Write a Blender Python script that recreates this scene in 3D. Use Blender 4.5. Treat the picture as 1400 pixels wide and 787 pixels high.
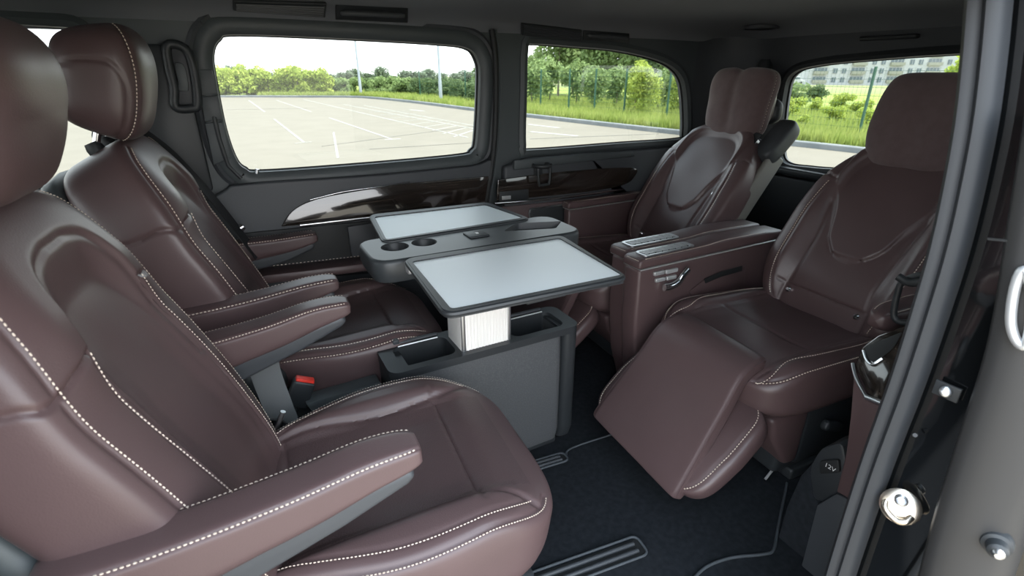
import bpy, bmesh, math, random
import numpy as np
from mathutils import Vector, Matrix
from mathutils.geometry import tessellate_polygon

for o in list(bpy.data.objects): bpy.data.objects.remove(o)
SC = bpy.context.scene
COL = SC.collection
random.seed(7); RNG = np.random.default_rng(7)

# ------------------------------------------------------------------ camera
F = 690.0; PITCH = math.radians(23.15); AZ = math.radians(28.5); EYE = 1.15
cam_d = bpy.data.cameras.new('camera'); cam = bpy.data.objects.new('camera', cam_d); COL.objects.link(cam)
cam_d.sensor_width = 36; cam_d.lens = F / 1400 * 36; cam_d.clip_start = 0.01; cam_d.clip_end = 2000
cam.location = (0, 0, EYE); cam.rotation_euler = (math.pi / 2 - PITCH, 0, -AZ)
SC.camera = cam
cam_d.dof.use_dof = True; cam_d.dof.focus_distance = 1.45; cam_d.dof.aperture_fstop = 6.3
FW = np.array([math.sin(AZ) * math.cos(PITCH), math.cos(AZ) * math.cos(PITCH), -math.sin(PITCH)])
RT = np.array([math.cos(AZ), -math.sin(AZ), 0.0]); UPV = np.cross(RT, FW); EYEP = np.array([0, 0, EYE])
def ray(x, y): return FW * F + RT * (x - 700) - UPV * (y - 393.5)
def onZ(x, y, z): d = ray(x, y); return EYEP + d * (z - EYE) / d[2]
def onY(x, y, v): d = ray(x, y); return EYEP + d * v / d[1]
def onX(x, y, v): d = ray(x, y); return EYEP + d * v / d[0]

# ------------------------------------------------------------------ sky, sun, exposure
W = bpy.data.worlds.new('world'); SC.world = W; W.use_nodes = True
wn = W.node_tree.nodes; wl = W.node_tree.links; wn.clear()
wo = wn.new('ShaderNodeOutputWorld'); wb = wn.new('ShaderNodeBackground')
tc = wn.new('ShaderNodeTexCoord'); sx = wn.new('ShaderNodeSeparateXYZ'); cr = wn.new('ShaderNodeValToRGB')
wl.new(tc.outputs['Generated'], sx.inputs[0]); wl.new(sx.outputs['Z'], cr.inputs[0]); wl.new(cr.outputs[0], wb.inputs['Color'])
wl.new(wb.outputs[0], wo.inputs[0])
cr.color_ramp.elements[0].position = 0.0; cr.color_ramp.elements[0].color = (1.0, 1.0, 1.0, 1)
cr.color_ramp.elements[1].position = 0.7; cr.color_ramp.elements[1].color = (0.72, 0.86, 1.0, 1)
wb.inputs['Strength'].default_value = 1.35
sun_d = bpy.data.lights.new('sun', 'SUN'); sun_d.energy = 4.6; sun_d.angle = math.radians(2.5); sun_d.color = (1, .95, .86)
sun = bpy.data.objects.new('sun', sun_d); COL.objects.link(sun)
sun.rotation_euler = Vector((-0.45, 0.20, -0.9)).to_track_quat('-Z', 'Y').to_euler()
SC.view_settings.view_transform = 'Standard'; SC.view_settings.look = 'None'
SC.view_settings.gamma = 1; SC.view_settings.use_curve_mapping = False
SC.view_settings.exposure = 2.22

# ------------------------------------------------------------------ materials
def mat(name, col, rough=.5, metal=0., spec=.5, noise=None, bump=None, coat=0., sheen=0.):
    m = bpy.data.materials.new(name); m.use_nodes = True
    nt = m.node_tree; b = nt.nodes['Principled BSDF']
    b.inputs['Base Color'].default_value = (*col, 1); b.inputs['Roughness'].default_value = rough
    b.inputs['Metallic'].default_value = metal; b.inputs['Specular IOR Level'].default_value = spec
    b.inputs['Coat Weight'].default_value = coat; b.inputs['Coat Roughness'].default_value = .04
    b.inputs['Sheen Weight'].default_value = sheen
    tcn = nt.nodes.new('ShaderNodeTexCoord')
    if noise:                      # (scale, second colour, contrast)
        sc, c2, lo, hi = noise
        n = nt.nodes.new('ShaderNodeTexNoise'); n.inputs['Scale'].default_value = sc; n.inputs['Detail'].default_value = 6
        r = nt.nodes.new('ShaderNodeValToRGB'); r.color_ramp.elements[0].position = lo; r.color_ramp.elements[1].position = hi
        r.color_ramp.elements[0].color = (*col, 1); r.color_ramp.elements[1].color = (*c2, 1)
        nt.links.new(tcn.outputs['Object'], n.inputs['Vector']); nt.links.new(n.outputs['Fac'], r.inputs[0])
        nt.links.new(r.outputs[0], b.inputs['Base Color'])
    if bump:                       # (kind, scale, strength, distance)
        k, sc, st, di = bump
        if k == 'voronoi':
            t = nt.nodes.new('ShaderNodeTexVoronoi'); t.inputs['Scale'].default_value = sc; out = t.outputs['Distance']
        else:
            t = nt.nodes.new('ShaderNodeTexNoise'); t.inputs['Scale'].default_value = sc; t.inputs['Detail'].default_value = 4; out = t.outputs['Fac']
        nt.links.new(tcn.outputs['Object'], t.inputs['Vector'])
        bp = nt.nodes.new('ShaderNodeBump'); bp.inputs['Strength'].default_value = st; bp.inputs['Distance'].default_value = di
        nt.links.new(out, bp.inputs['Height']); nt.links.new(bp.outputs[0], b.inputs['Normal'])
    return m
M = {}
LEA = (.083, .0525, .0535)
M['leather'] = mat('brown_leather', LEA, .41, spec=.52, noise=(9, (.091, .0575, .0585), .35, .7), bump=('voronoi', 420, .16, .0006))
M['leather_perf'] = mat('perforated_brown_leather', (.070, .0445, .0455), .46, spec=.5, noise=(9, (.077, .049, .050), .35, .7), bump=('voronoi', 300, .4, .0008))
M['suede'] = mat('brown_suede', (.105, .072, .073), .85, spec=.2, noise=(40, (.122, .084, .085), .3, .7), bump=('noise', 500, .3, .0008), sheen=.3)
M['thread'] = mat('cream_thread', (.62, .52, .44), .7)
M['thread_dim'] = mat('beige_thread', (.5, .40, .34), .7)
M['plastic'] = mat('black_plastic', (.022, .025, .028), .48, spec=.5, bump=('noise', 900, .12, .0004))
M['plastic_grey'] = mat('charcoal_plastic', (.044, .048, .054), .52, spec=.5, bump=('noise', 800, .15, .0005))
M['plastic_slate'] = mat('slate_plastic', (.056, .065, .069), .5, spec=.5, bump=('noise', 700, .12, .0005))
M['liner'] = mat('dark_grey_headliner', (.165, .172, .186), .92, spec=.15, bump=('noise', 600, .3, .0008))  # lighter than a real liner; pale lens veil is put into the colour
M['carpet'] = mat('black_carpet', (.014, .0165, .02), .95, spec=.12, noise=(60, (.023, .026, .031), .35, .75), bump=('noise', 900, .8, .002))
M['binding'] = mat('grey_mat_binding', (.055, .063, .072), .7, bump=('noise', 600, .3, .001))
M['door_grey'] = mat('warm_grey_plastic', (.028, .0275, .028), .5)
M['rubber'] = mat('grey_rubber_seal', (.024, .027, .032), .55, spec=.45)
M['blackrubber'] = mat('black_rubber', (.012, .013, .014), .6)
M['paint'] = mat('black_car_paint', (.004, .0045, .005), .06, spec=.6, coat=1.)
M['chrome'] = mat('chrome', (.75, .76, .78), .12, metal=1.)
M['silver'] = mat('satin_silver', (.62, .64, .66), .32, metal=1.)
M['steel'] = mat('zinc_steel', (.72, .62, .50), .28, metal=1., noise=(60, (.82, .76, .68), .3, .7))
M['alu'] = mat('white_aluminium', (.90, .87, .83), .42, metal=.0)
M['panel_lit'] = mat('lit_grey_seat_side', (.17, .165, .15), .55)  # light reflected by the leather seat side, put into a grey colour
M['belt'] = mat('grey_seat_belt', (.10, .105, .108), .75, bump=('noise', 400, .3, .0006))
M['belt_black'] = mat('black_seat_belt', (.012, .013, .015), .6, bump=('noise', 400, .3, .0006))
M['red'] = mat('red_plastic', (.72, .035, .02), .4)
M['white_print'] = mat('white_print', (.7, .7, .7), .6)
M['tray'] = mat('pale_grey_tray', (.80, .86, .88), .42, spec=.5)
M['bar'] = mat('satin_black_plastic', (.034, .039, .043), .42)
M['panel'] = mat('speckled_charcoal_panel', (.070, .073, .078), .46, noise=(260, (.095, .098, .102), .45, .7), bump=('noise', 500, .2, .0006))
M['silver_plastic'] = mat('silver_plastic', (.58, .59, .60), .35, metal=.6)
# glossy dark wood with straight grain
def wood():
    m = bpy.data.materials.new('gloss_dark_wood'); m.use_nodes = True; nt = m.node_tree; b = nt.nodes['Principled BSDF']
    tcn = nt.nodes.new('ShaderNodeTexCoord'); mp = nt.nodes.new('ShaderNodeMapping'); mp.inputs['Scale'].default_value = (2.2, 30, 95)
    n = nt.nodes.new('ShaderNodeTexNoise'); n.inputs['Scale'].default_value = 1.6; n.inputs['Detail'].default_value = 5
    r = nt.nodes.new('ShaderNodeValToRGB'); r.color_ramp.elements[0].position = .36; r.color_ramp.elements[1].position = .68
    r.color_ramp.elements[0].color = (.007, .0055, .005, 1); r.color_ramp.elements[1].color = (.040, .030, .024, 1)
    nt.links.new(tcn.outputs['Object'], mp.inputs[0]); nt.links.new(mp.outputs[0], n.inputs['Vector'])
    nt.links.new(n.outputs['Fac'], r.inputs[0]); nt.links.new(r.outputs[0], b.inputs['Base Color'])
    b.inputs['Roughness'].default_value = .12; b.inputs['Coat Weight'].default_value = 1; b.inputs['Coat Roughness'].default_value = .03
    return m
M['wood'] = wood()
def glass():
    m = bpy.data.materials.new('window_glass'); m.use_nodes = True; nt = m.node_tree; nt.nodes.clear()
    o = nt.nodes.new('ShaderNodeOutputMaterial'); t = nt.nodes.new('ShaderNodeBsdfTransparent'); g = nt.nodes.new('ShaderNodeBsdfGlossy')
    t.inputs['Color'].default_value = (.47, .50, .49, 1); g.inputs['Roughness'].default_value = .0
    fr = nt.nodes.new('ShaderNodeFresnel'); fr.inputs['IOR'].default_value = 1.35
    mx = nt.nodes.new('ShaderNodeMixShader')
    nt.links.new(fr.outputs[0], mx.inputs[0]); nt.links.new(t.outputs[0], mx.inputs[1]); nt.links.new(g.outputs[0], mx.inputs[2])
    nt.links.new(mx.outputs[0], o.inputs['Surface'])
    return m
M['glass'] = glass()
# outside
M['asphalt'] = mat('pale_asphalt', (.148, .132, .108), .9, spec=.2, noise=(1.3, (.166, .148, .122), .3, .75), bump=('noise', 40, .3, .01))
M['line'] = mat('white_road_paint', (.255, .245, .225), .8)
M['tar'] = mat('dark_tar_seam', (.095, .088, .078), .85)
M['kerb'] = mat('concrete_kerb', (.14, .15, .155), .9, noise=(3, (.19, .195, .195), .3, .7))
M['grass'] = mat('meadow_ground', (.155, .205, .048), 1., spec=.1, noise=(.9, (.24, .265, .085), .3, .7), bump=('noise', 6, 1, .15))
M['field'] = mat('far_field', (.15, .18, .07), 1., spec=.1, noise=(.02, (.21, .20, .11), .35, .65))
def leafmat(name, c1, c2):
    m = mat(name, c1, .75, spec=.2, noise=(1.2, c2, .3, .7)); nt = m.node_tree; b = nt.nodes['Principled BSDF']
    o = [n for n in nt.nodes if n.type == 'OUTPUT_MATERIAL'][0]
    tr = nt.nodes.new('ShaderNodeBsdfTranslucent'); mx = nt.nodes.new('ShaderNodeMixShader'); mx.inputs[0].default_value = .35
    src = b.inputs['Base Color'].links[0].from_socket
    nt.links.new(src, tr.inputs['Color']); nt.links.new(b.outputs[0], mx.inputs[1]); nt.links.new(tr.outputs[0], mx.inputs[2])
    nt.links.new(mx.outputs[0], o.inputs['Surface']); return m
M['leaf_y'] = leafmat('yellow_green_leaves', (.27, .35, .06), (.40, .45, .11))
M['leaf_m'] = leafmat('mid_green_leaves', (.165, .235, .085), (.255, .325, .135))
M['leaf_d'] = leafmat('dark_green_leaves', (.10, .148, .062), (.155, .205, .095))
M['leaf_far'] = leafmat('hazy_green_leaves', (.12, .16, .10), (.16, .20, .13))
M['blade'] = leafmat('grass_blades', (.235, .30, .065), (.34, .37, .115))
M['bark'] = mat('grey_bark', (.16, .13, .10), .9)
M['fence'] = mat('green_fence_paint', (.018, .075, .045), .5)
M['pole'] = mat('galvanised_pole', (.30, .33, .35), .5, metal=.3)
M['render'] = mat('white_render', (.40, .41, .41), .9)
M['render2'] = mat('grey_render', (.40, .41, .42), .9)
M['pane'] = mat('building_pane', (.10, .13, .15), .15)
M['balcony'] = mat('balcony_panel', (.26, .26, .21), .7)

# ------------------------------------------------------------------ object helpers
def link(name, me, m, parent=None, smooth=35):
    if not name: raise ValueError
    o = bpy.data.objects.new(name, me); COL.objects.link(o)
    if m is not None: me.materials.append(M[m] if isinstance(m, str) else m)
    if smooth:
        me.polygons.foreach_set('use_smooth', [True] * len(me.polygons))
        me.set_sharp_from_angle(angle=math.radians(smooth))
    if parent is not None: o.parent = parent
    return o
def mesh_from(verts, faces, name='mesh'):
    me = bpy.data.meshes.new(name); me.from_pydata([tuple(map(float, v)) for v in verts], [], [tuple(map(int, f)) for f in faces]); me.update(); return me
def from_bm(bm):
    bmesh.ops.recalc_face_normals(bm, faces=bm.faces)
    me = bpy.data.meshes.new('mesh'); bm.to_mesh(me); bm.free(); return me
def thing(name, label, cat, loc=(0, 0, 0), rz=0, group=None):
    o = bpy.data.objects.new(name, None); COL.objects.link(o); o.empty_display_size = .05
    o.location = loc; o.rotation_euler = (0, 0, rz); return tag(o, label, cat, group)
def tag(o, label, cat, group=None):
    o['label'] = label; o['category'] = cat
    if group: o['group'] = group
    return o
def stuff(o): o['kind'] = 'stuff'; return o
def struct(o, label=None, cat=None):
    o['kind'] = 'structure'
    if label: o['label'] = label
    if cat: o['category'] = cat
    return o
def lab(o, t): o['label'] = t; return o
def box(name, c, s, m, parent=None, bev=.0, seg=3, rot=None, taper=None, smooth=35):
    bm = bmesh.new(); bmesh.ops.create_cube(bm, size=1)
    for v in bm.verts:
        v.co = Vector((v.co.x * s[0], v.co.y * s[1], v.co.z * s[2]))
        if taper: v.co = Vector(taper(*v.co))
    if bev: bmesh.ops.bevel(bm, geom=list(bm.edges), offset=bev, segments=seg, profile=.5, affect='EDGES', clamp_overlap=True)
    if rot is not None: bmesh.ops.rotate(bm, verts=bm.verts, matrix=Matrix.Rotation(rot[1], 3, rot[0]))
    bmesh.ops.translate(bm, verts=bm.verts, vec=Vector(c))
    return link(name, from_bm(bm), m, parent, smooth)
def prism(name, pts, lift, m, parent=None, bev=0, seg=2, smooth=35):
    """pts: 3D planar polygon; lift: extrusion vector."""
    bm = bmesh.new(); n = len(pts)
    a = [bm.verts.new(Vector(p)) for p in pts]; b = [bm.verts.new(Vector(p) + Vector(lift)) for p in pts]
    bm.faces.new(a); f2 = bm.faces.new(list(reversed(b)))
    for i in range(n): bm.faces.new((a[i], b[i], b[(i + 1) % n], a[(i + 1) % n]))
    bmesh.ops.recalc_face_normals(bm, faces=bm.faces)
    if bev:
        ed = [e for e in bm.edges if len(e.link_faces) == 2 and e.calc_face_angle(0) > math.radians(40)]
        bmesh.ops.bevel(bm, geom=ed, offset=bev, segments=seg, profile=.5, affect='EDGES', clamp_overlap=True)
    return link(name, from_bm(bm), m, parent, smooth)
def catmull(P, n=12, closed=False):
    P = [np.array(p, float) for p in P]; out = []; k = len(P)
    rng = range(k) if closed else range(k - 1)
    for i in rng:
        if closed: p0, p1, p2, p3 = P[i - 1], P[i], P[(i + 1) % k], P[(i + 2) % k]
        else: p0, p1, p2, p3 = P[max(i - 1, 0)], P[i], P[i + 1], P[min(i + 2, k - 1)]
        for j in range(n):
            t = j / n
            out.append(.5 * (2 * p1 + (p2 - p0) * t + (2 * p0 - 5 * p1 + 4 * p2 - p3) * t * t + (3 * p1 - p0 - 3 * p2 + p3) * t ** 3))
    if not closed: out.append(P[-1])
    return np.array(out)
def sweep_mesh(path, prof, up=(0, 0, 1), closed=False, cap=True, scale=None):
    """prof: 2D closed profile (side, up) ; path: 3D points."""
    path = np.array(path, float); n = len(path); k = len(prof); V = []; Fc = []
    prof = np.array(prof, float); up = np.array(up, float)
    for i in range(n):
        if closed: t = path[(i + 1) % n] - path[i - 1]
        else: t = path[min(i + 1, n - 1)] - path[max(i - 1, 0)]
        t = t / (np.linalg.norm(t) + 1e-12); s = np.cross(t, up); s /= (np.linalg.norm(s) + 1e-12); u = np.cross(s, t)
        sc = 1 if scale is None else scale(i / (n - 1))
        for a, b in prof: V.append(path[i] + s * a * sc + u * b * sc)
    for i in range(n if closed else n - 1):
        j = (i + 1) % n
        for q in range(k): r = (q + 1) % k; Fc.append((i * k + q, i * k + r, j * k + r, j * k + q))
    if cap and not closed: Fc.append(tuple(reversed(range(k)))); Fc.append(tuple(range((n - 1) * k, n * k)))
    return mesh_from(V, Fc)
def ring(r, k=10, ry=None): return [(r * math.cos(2 * math.pi * i / k), (ry or r) * math.sin(2 * math.pi * i / k)) for i in range(k)]
def tube(name, path, r, m, parent=None, k=10, up=(0, 0, 1), closed=False, ry=None, smooth=50):
    me = sweep_mesh(path, ring(r, k, ry), up, closed)
    bm = bmesh.new(); bm.from_mesh(me); return link(name, from_bm(bm), m, parent, smooth)
def sweep(name, path, prof, m, parent=None, up=(0, 0, 1), closed=False, smooth=40, scale=None):
    me = sweep_mesh(path, prof, up, closed, scale=scale); bm = bmesh.new(); bm.from_mesh(me); return link(name, from_bm(bm), m, parent, smooth)
def lathe(name, prof, m, parent=None, loc=(0, 0, 0), axis=None, k=24, smooth=40):
    V = []; Fc = []; n = len(prof)
    for i in range(k):
        a = 2 * math.pi * i / k
        for r, z in prof: V.append((r * math.cos(a), r * math.sin(a), z))
    for i in range(k):
        j = (i + 1) % k
        for q in range(n - 1): Fc.append((i * n + q, j * n + q, j * n + q + 1, i * n + q + 1))
    me = mesh_from(V, Fc); bm = bmesh.new(); bm.from_mesh(me); bmesh.ops.remove_doubles(bm, verts=bm.verts, dist=1e-6)
    if axis is not None: bmesh.ops.rotate(bm, verts=bm.verts, matrix=Vector((0, 0, 1)).rotation_difference(Vector(axis)).to_matrix())
    bmesh.ops.translate(bm, verts=bm.verts, vec=Vector(loc))
    return link(name, from_bm(bm), m, parent, smooth)
def rrect(x0, x1, y0, y1, r, k=6):
    out = []
    for cx_, cy_, a0 in ((x1 - r, y1 - r, 0), (x0 + r, y1 - r, 90), (x0 + r, y0 + r, 180), (x1 - r, y0 + r, 270)):
        for i in range(k + 1): a = math.radians(a0 + 90 * i / k); out.append((cx_ + r * math.cos(a), cy_ + r * math.sin(a)))
    return out
def holed(name, outer, holes, to3, m, parent=None, thick=None, smooth=30):
    """flat sheet with holes; to3 maps (a,b)->3D; thick: vector for the reverse side and reveals."""
    loops = [[Vector((a, b, 0)) for a, b in l] for l in [outer] + holes]
    tri = tessellate_polygon(loops); flat = [p for l in [outer] + holes for p in l]
    V = [to3(*p) for p in flat]; Fc = [tuple(t) for t in tri]
    if thick is not None:
        n = len(V); V = V + [np.array(v) + np.array(thick) for v in V]; Fc = Fc + [tuple(i + n for i in reversed(t)) for t in tri]
        b = 0
        for l in [outer] + holes:
            k = len(l)
            for i in range(k): j = (i + 1) % k; Fc.append((b + i, b + j, b + j + n, b + i + n))
            b += k
    me = mesh_from(V, Fc); bm = bmesh.new(); bm.from_mesh(me)
    return link(name, from_bm(bm), m, parent, smooth)

# ------------------------------------------------------------------ upholstery bodies
def sstep(a, b, x): t = np.clip((x - a) / (b - a), 0, 1); return t * t * (3 - 2 * t)
class Spine:
    def __init__(s, pts):
        c = catmull(pts, 30); d = np.r_[0, np.cumsum(np.linalg.norm(np.diff(c, axis=0), axis=1))]
        s.c, s.d, s.L = c, d, d[-1]; t = np.gradient(c, axis=0); s.t = t / np.linalg.norm(t, axis=1)[:, None]
    def at(s, q):
        x = np.clip(q, 0, 1) * s.L
        p = np.stack([np.interp(x, s.d, s.c[:, i]) for i in (0, 1)], -1); t = np.stack([np.interp(x, s.d, s.t[:, i]) for i in (0, 1)], -1)
        ex = (q * s.L - x)[..., None]; t = t / np.linalg.norm(t, axis=-1)[..., None]
        return p + ex * t, t
class Body:
    """padded body lofted along a spine in the (f,z) plane; lateral axis is the second coordinate.
    Section is a superellipse; D(x,q) raises the front face; seams cut grooves and carry stitches."""
    def __init__(s, spine, w, Tf, Tb, n=5, ew=6, eT=5, D=None, flip=1, ns=120, nt=170, wr=.0012, seed=0):
        s.sp = Spine(spine); s.w, s.Tf, s.Tb, s.n, s.ew, s.eT, s.D, s.flip, s.ns, s.nt, s.wr, s.seed = w, Tf, Tb, n, ew, eT, D, flip, ns, nt, wr, seed
        s.seams = []
    def pos(s, th, q):
        th = np.asarray(th, float); q = np.asarray(q, float); c, sn = np.cos(th), np.sin(th)
        ux = np.sign(c) * np.abs(c) ** (2 / s.n); uh = np.sign(sn) * np.abs(sn) ** (2 / s.n)
        e = np.abs(2 * q - 1).clip(0, 1)
        W_ = s.w(q) * (1 - e ** s.ew) ** (1 / s.ew); et = (1 - e ** s.eT) ** (1 / s.eT)
        x = ux * W_; h = np.where(uh > 0, uh * s.Tf, uh * (s.Tb(q) if callable(s.Tb) else s.Tb)) * et
        if s.D is not None: h = h + s.D(x, q) * sstep(0., .7, uh) * et
        h = h + s.wr * (np.sin(x * 14 + q * 7 + s.seed) + np.sin(x * 23 - q * 11 + 2 * s.seed) + .5 * np.sin(x * 37 + q * 19 + 3 * s.seed)) * sstep(0, .7, uh)
        p, t = s.sp.at(q)
        nx, nz = -t[..., 1] * s.flip, t[..., 0] * s.flip
        return np.stack([p[..., 0] + nx * h, x, p[..., 1] + nz * h], -1)
    def th(s, spec):
        k, v, q = spec
        if k == 'a': return math.radians(v), q
        w_ = float(s.w(np.array(q)) * (1 - abs(2 * q - 1) ** s.ew) ** (1 / s.ew)); u = max(-1, min(1, v / w_))
        c = math.copysign(abs(u) ** (s.n / 2), u); return math.acos(c), q
    def seam(s, specs, depth=.004, width=.004, stitch=None, off=0., closed=False, dens=14):
        ctrl = [s.th(x) for x in specs]; c = catmull(ctrl, dens, closed)
        if closed: c = np.vstack([c, c[:1]])
        s.seams.append((c, depth, width, stitch, off)); return s
    def normal(s, th, q):
        e = 1e-3; a = s.pos(th + e, q) - s.pos(th - e, q); b = s.pos(th, np.clip(q + e, 0, 1)) - s.pos(th, np.clip(q - e, 0, 1))
        n = np.cross(a, b) ; return n / (np.linalg.norm(n, axis=-1)[..., None] + 1e-12)
    def build(s, name, m, parent=None, thread='thread', m2=None, pred=None):
        # section samples, evenly spaced along a reference perimeter with more on the front half
        tt = np.linspace(0, 2 * math.pi, 6001); wm = float(s.w(np.array(.5)))
        c, sn = np.cos(tt), np.sin(tt); X = np.sign(c) * np.abs(c) ** (2 / s.n) * wm
        Hh = np.sign(sn) * np.abs(sn) ** (2 / s.n); Hh = np.where(Hh > 0, Hh * s.Tf, Hh * (float(s.Tb(.5)) if callable(s.Tb) else s.Tb))
        wt = np.where((sn > -.2)[1:], 1., .35)
        d = np.r_[0, np.cumsum(np.hypot(np.diff(X), np.diff(Hh)) * wt)]
        th = np.interp(np.linspace(0, d[-1], s.nt + 1)[:-1], d, tt)
        a = np.linspace(-1, 1, s.ns); q = .5 + .5 * (.55 * np.sin(a * math.pi / 2) + .45 * a)
        q[0] = 1e-7; q[-1] = 1 - 1e-7
        TH, Q = np.meshgrid(th, q); P = s.pos(TH, Q)
        du = np.roll(P, -1, 1) - np.roll(P, 1, 1); dv = np.gradient(P, axis=0); N = np.cross(du, dv)
        N /= (np.linalg.norm(N, axis=-1)[..., None] + 1e-12)
        cen = P.mean(axis=1, keepdims=True)
        if np.sum((P - cen) * N) < 0: N = -N
        fl = P.reshape(-1, 3); nf = N.reshape(-1, 3).copy(); disp = np.zeros(len(fl))
        for ctrl, dep, wid, st, off in s.seams:
            if dep == 0: continue
            sp = s.pos(ctrl[:, 0], ctrl[:, 1])
            L = np.linalg.norm(np.diff(sp, axis=0), axis=1).sum(); k = max(8, int(L / .004))
            cs = np.r_[0, np.cumsum(np.linalg.norm(np.diff(sp, axis=0), axis=1))]
            sp = np.stack([np.interp(np.linspace(0, L, k), cs, sp[:, i]) for i in range(3)], -1)
            lo, hi = sp.min(0) - .03, sp.max(0) + .03
            idx = np.nonzero(np.all((fl > lo) & (fl < hi), axis=1))[0]
            for ch in np.array_split(idx, max(1, len(idx) // 4000)):
                dd = np.sqrt(((fl[ch][:, None, :] - sp[None]) ** 2).sum(-1).min(1))
                disp[ch] = np.minimum(disp[ch], -dep * np.exp(-(dd / wid) ** 2))
        fl = fl + nf * disp[:, None]
        ns, nt = s.ns, s.nt; i = np.arange(ns - 1)[:, None] * nt; j = np.arange(nt)[None]; j2 = (j + 1) % nt
        Fc = np.stack([i + j, i + j2, i + nt + j2, i + nt + j], -1).reshape(-1, 4)
        me = mesh_from(fl, Fc)
        if m2:
            xx = P[..., 1]; inn = (pred(xx, Q) & (np.sin(TH) > .3)).reshape(-1); me.polygons.foreach_set('material_index', inn[Fc[:, 0]].astype(np.int32))
        bm = bmesh.new(); bm.from_mesh(me); bmesh.ops.remove_doubles(bm, verts=bm.verts, dist=1e-5)
        o = link(name, from_bm(bm), m, parent, 60)
        if m2: o.data.materials.append(M[m2])
        V = []; G = []
        for ctrl, dep, wid, st, off in s.seams:
            if not st: continue
            th_, q_ = ctrl[:, 0], ctrl[:, 1]; sp = s.pos(th_, q_); nn = s.normal(th_, q_)
            if np.sum((sp - cen.reshape(-1, 3).mean(0)) * nn) < 0: nn = -nn
            tg = np.gradient(sp, axis=0); tg /= (np.linalg.norm(tg, axis=1)[:, None] + 1e-9); sd = np.cross(tg, nn)
            stitch_run(V, G, sp + sd * off, nn, st)
        if V: stuff(link('stitching', mesh_from(V, G), thread, o, 0))
        return o
def stitch_run(V, G, line, nn, st):
    step, ln, r = st
    cs = np.r_[0, np.cumsum(np.linalg.norm(np.diff(line, axis=0), axis=1))]; k = int(cs[-1] / step)
    ss = (np.arange(k) + .5) * step
    p = np.stack([np.interp(ss, cs, line[:, i]) for i in range(3)], -1); a = np.stack([np.interp(ss + .002, cs, line[:, i]) for i in range(3)], -1)
    b = np.stack([np.interp(ss - .002, cs, line[:, i]) for i in range(3)], -1); n = np.stack([np.interp(ss, cs, nn[:, i]) for i in range(3)], -1)
    t = a - b; t /= (np.linalg.norm(t, axis=1)[:, None] + 1e-9); n /= (np.linalg.norm(n, axis=1)[:, None] + 1e-9); s = np.cross(t, n)
    for i in range(k):
        c = p[i] + n[i] * r * .7; h = t[i] * ln / 2; b0 = len(V)
        V.extend([c - h, c - h * .5 + s[i] * r, c - h * .5 + n[i] * r, c - h * .5 - s[i] * r, c + h * .5 + s[i] * r, c + h * .5 + n[i] * r, c + h * .5 - s[i] * r, c + h])
        for f in ((0, 1, 2), (0, 2, 3), (1, 4, 5, 2), (2, 5, 6, 3), (4, 7, 5), (5, 7, 6)): G.append(tuple(b0 + x for x in f))
def stitch_line(parent, path, normal, st=(.0085, .006, .0011), thread='thread', name='stitching'):
    path = np.array(path, float); nn = np.tile(np.array(normal, float), (len(path), 1)) if np.ndim(normal) == 1 else np.array(normal)
    V = []; G = []; stitch_run(V, G, path, nn, st); return stuff(link(name, mesh_from(V, G), thread, parent, 0))
ST = (.0062, .0046, .0011); ST2 = (.0080, .0060, .0014)

# ================================================================== the van's shell
YF, XR, YN = 1.90, 2.25, 0.30           # far side wall, rear wall, near side wall
def yplane(px, Y=YF): return [(onY(x, y, Y)[0], onY(x, y, Y)[2]) for x, y in px]
def xplane(px, X=XR): return [(onX(x, y, X)[1], onX(x, y, X)[2]) for x, y in px]
floor = struct(box('floor', (.3, 1.1, -.03), (4.2, 1.64, .06), 'carpet'), 'black carpeted van floor', 'floor')

win1 = catmull(yplane([(291, 76), (300, 54), (328, 47), (480, 53), (600, 60), (640, 66), (654, 82), (657, 110), (653, 190), (647, 206), (628, 213), (500, 225), (362, 235), (336, 231), (322, 216), (308, 175), (296, 115)]), 6, True)
win2 = catmull(yplane([(722, 66), (730, 60), (790, 64), (850, 70), (905, 84), (930, 102), (938, 130), (939, 182), (930, 190), (850, 196), (728, 205), (719, 198), (720, 130)]), 6, True)
win4 = catmull([(-1.25, .90), (-1.2, 1.22), (-.75, 1.262), (-.38, 1.262), (-.295, 1.245), (-.285, 1.15), (-.29, .92), (-.34, .86), (-.75, .85), (-1.2, .85)], 5, True)
outer = [(-1.75, 0), (2.06, 0), (2.06, 1.31), (-1.75, 1.31)]
wall_far = struct(holed('wall_far', outer, [win1.tolist(), win2.tolist(), win4.tolist()], lambda a, b: (a, YF, b), 'plastic_slate', thick=(0, .05, 0)), 'dark plastic side wall of the van with a sliding door', 'wall')
def bezel(loop, name, off, prof, m, parent, Y=YF):
    loop = np.array(loop); c = loop.mean(0)
    return sweep(name, [(a, Y, b) for a, b in loop], prof, m, parent, up=(0, -1, 0), closed=True)
def offs(loop, d):
    loop = np.array(loop); t = np.roll(loop, -1, 0) - np.roll(loop, 1, 0); n = np.stack([t[:, 1], -t[:, 0]], -1); n /= np.linalg.norm(n, axis=1)[:, None]
    a = np.sum(loop[:, 0] * np.roll(loop[:, 1], -1) - np.roll(loop[:, 0], -1) * loop[:, 1]); return loop + n * d * np.sign(a)
flat = [(-.028, -.012), (-.026, .006), (-.014, .014), (.010, .012), (.026, 0), (.028, -.012)]
bezel(offs(win1, .026), 'window_frame', 0, flat, 'plastic_slate', wall_far)
bezel(offs(win1, .060), 'window_surround', 0, [(-.012, -.01), (-.010, .006), (0, .012), (.010, .006), (.012, -.01)], 'plastic_grey', wall_far)
bezel(offs(win2, .016), 'window_frame', 0, [(-.018, -.012), (-.016, .004), (0, .010), (.016, .004), (.018, -.012)], 'plastic_slate', wall_far)
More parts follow.
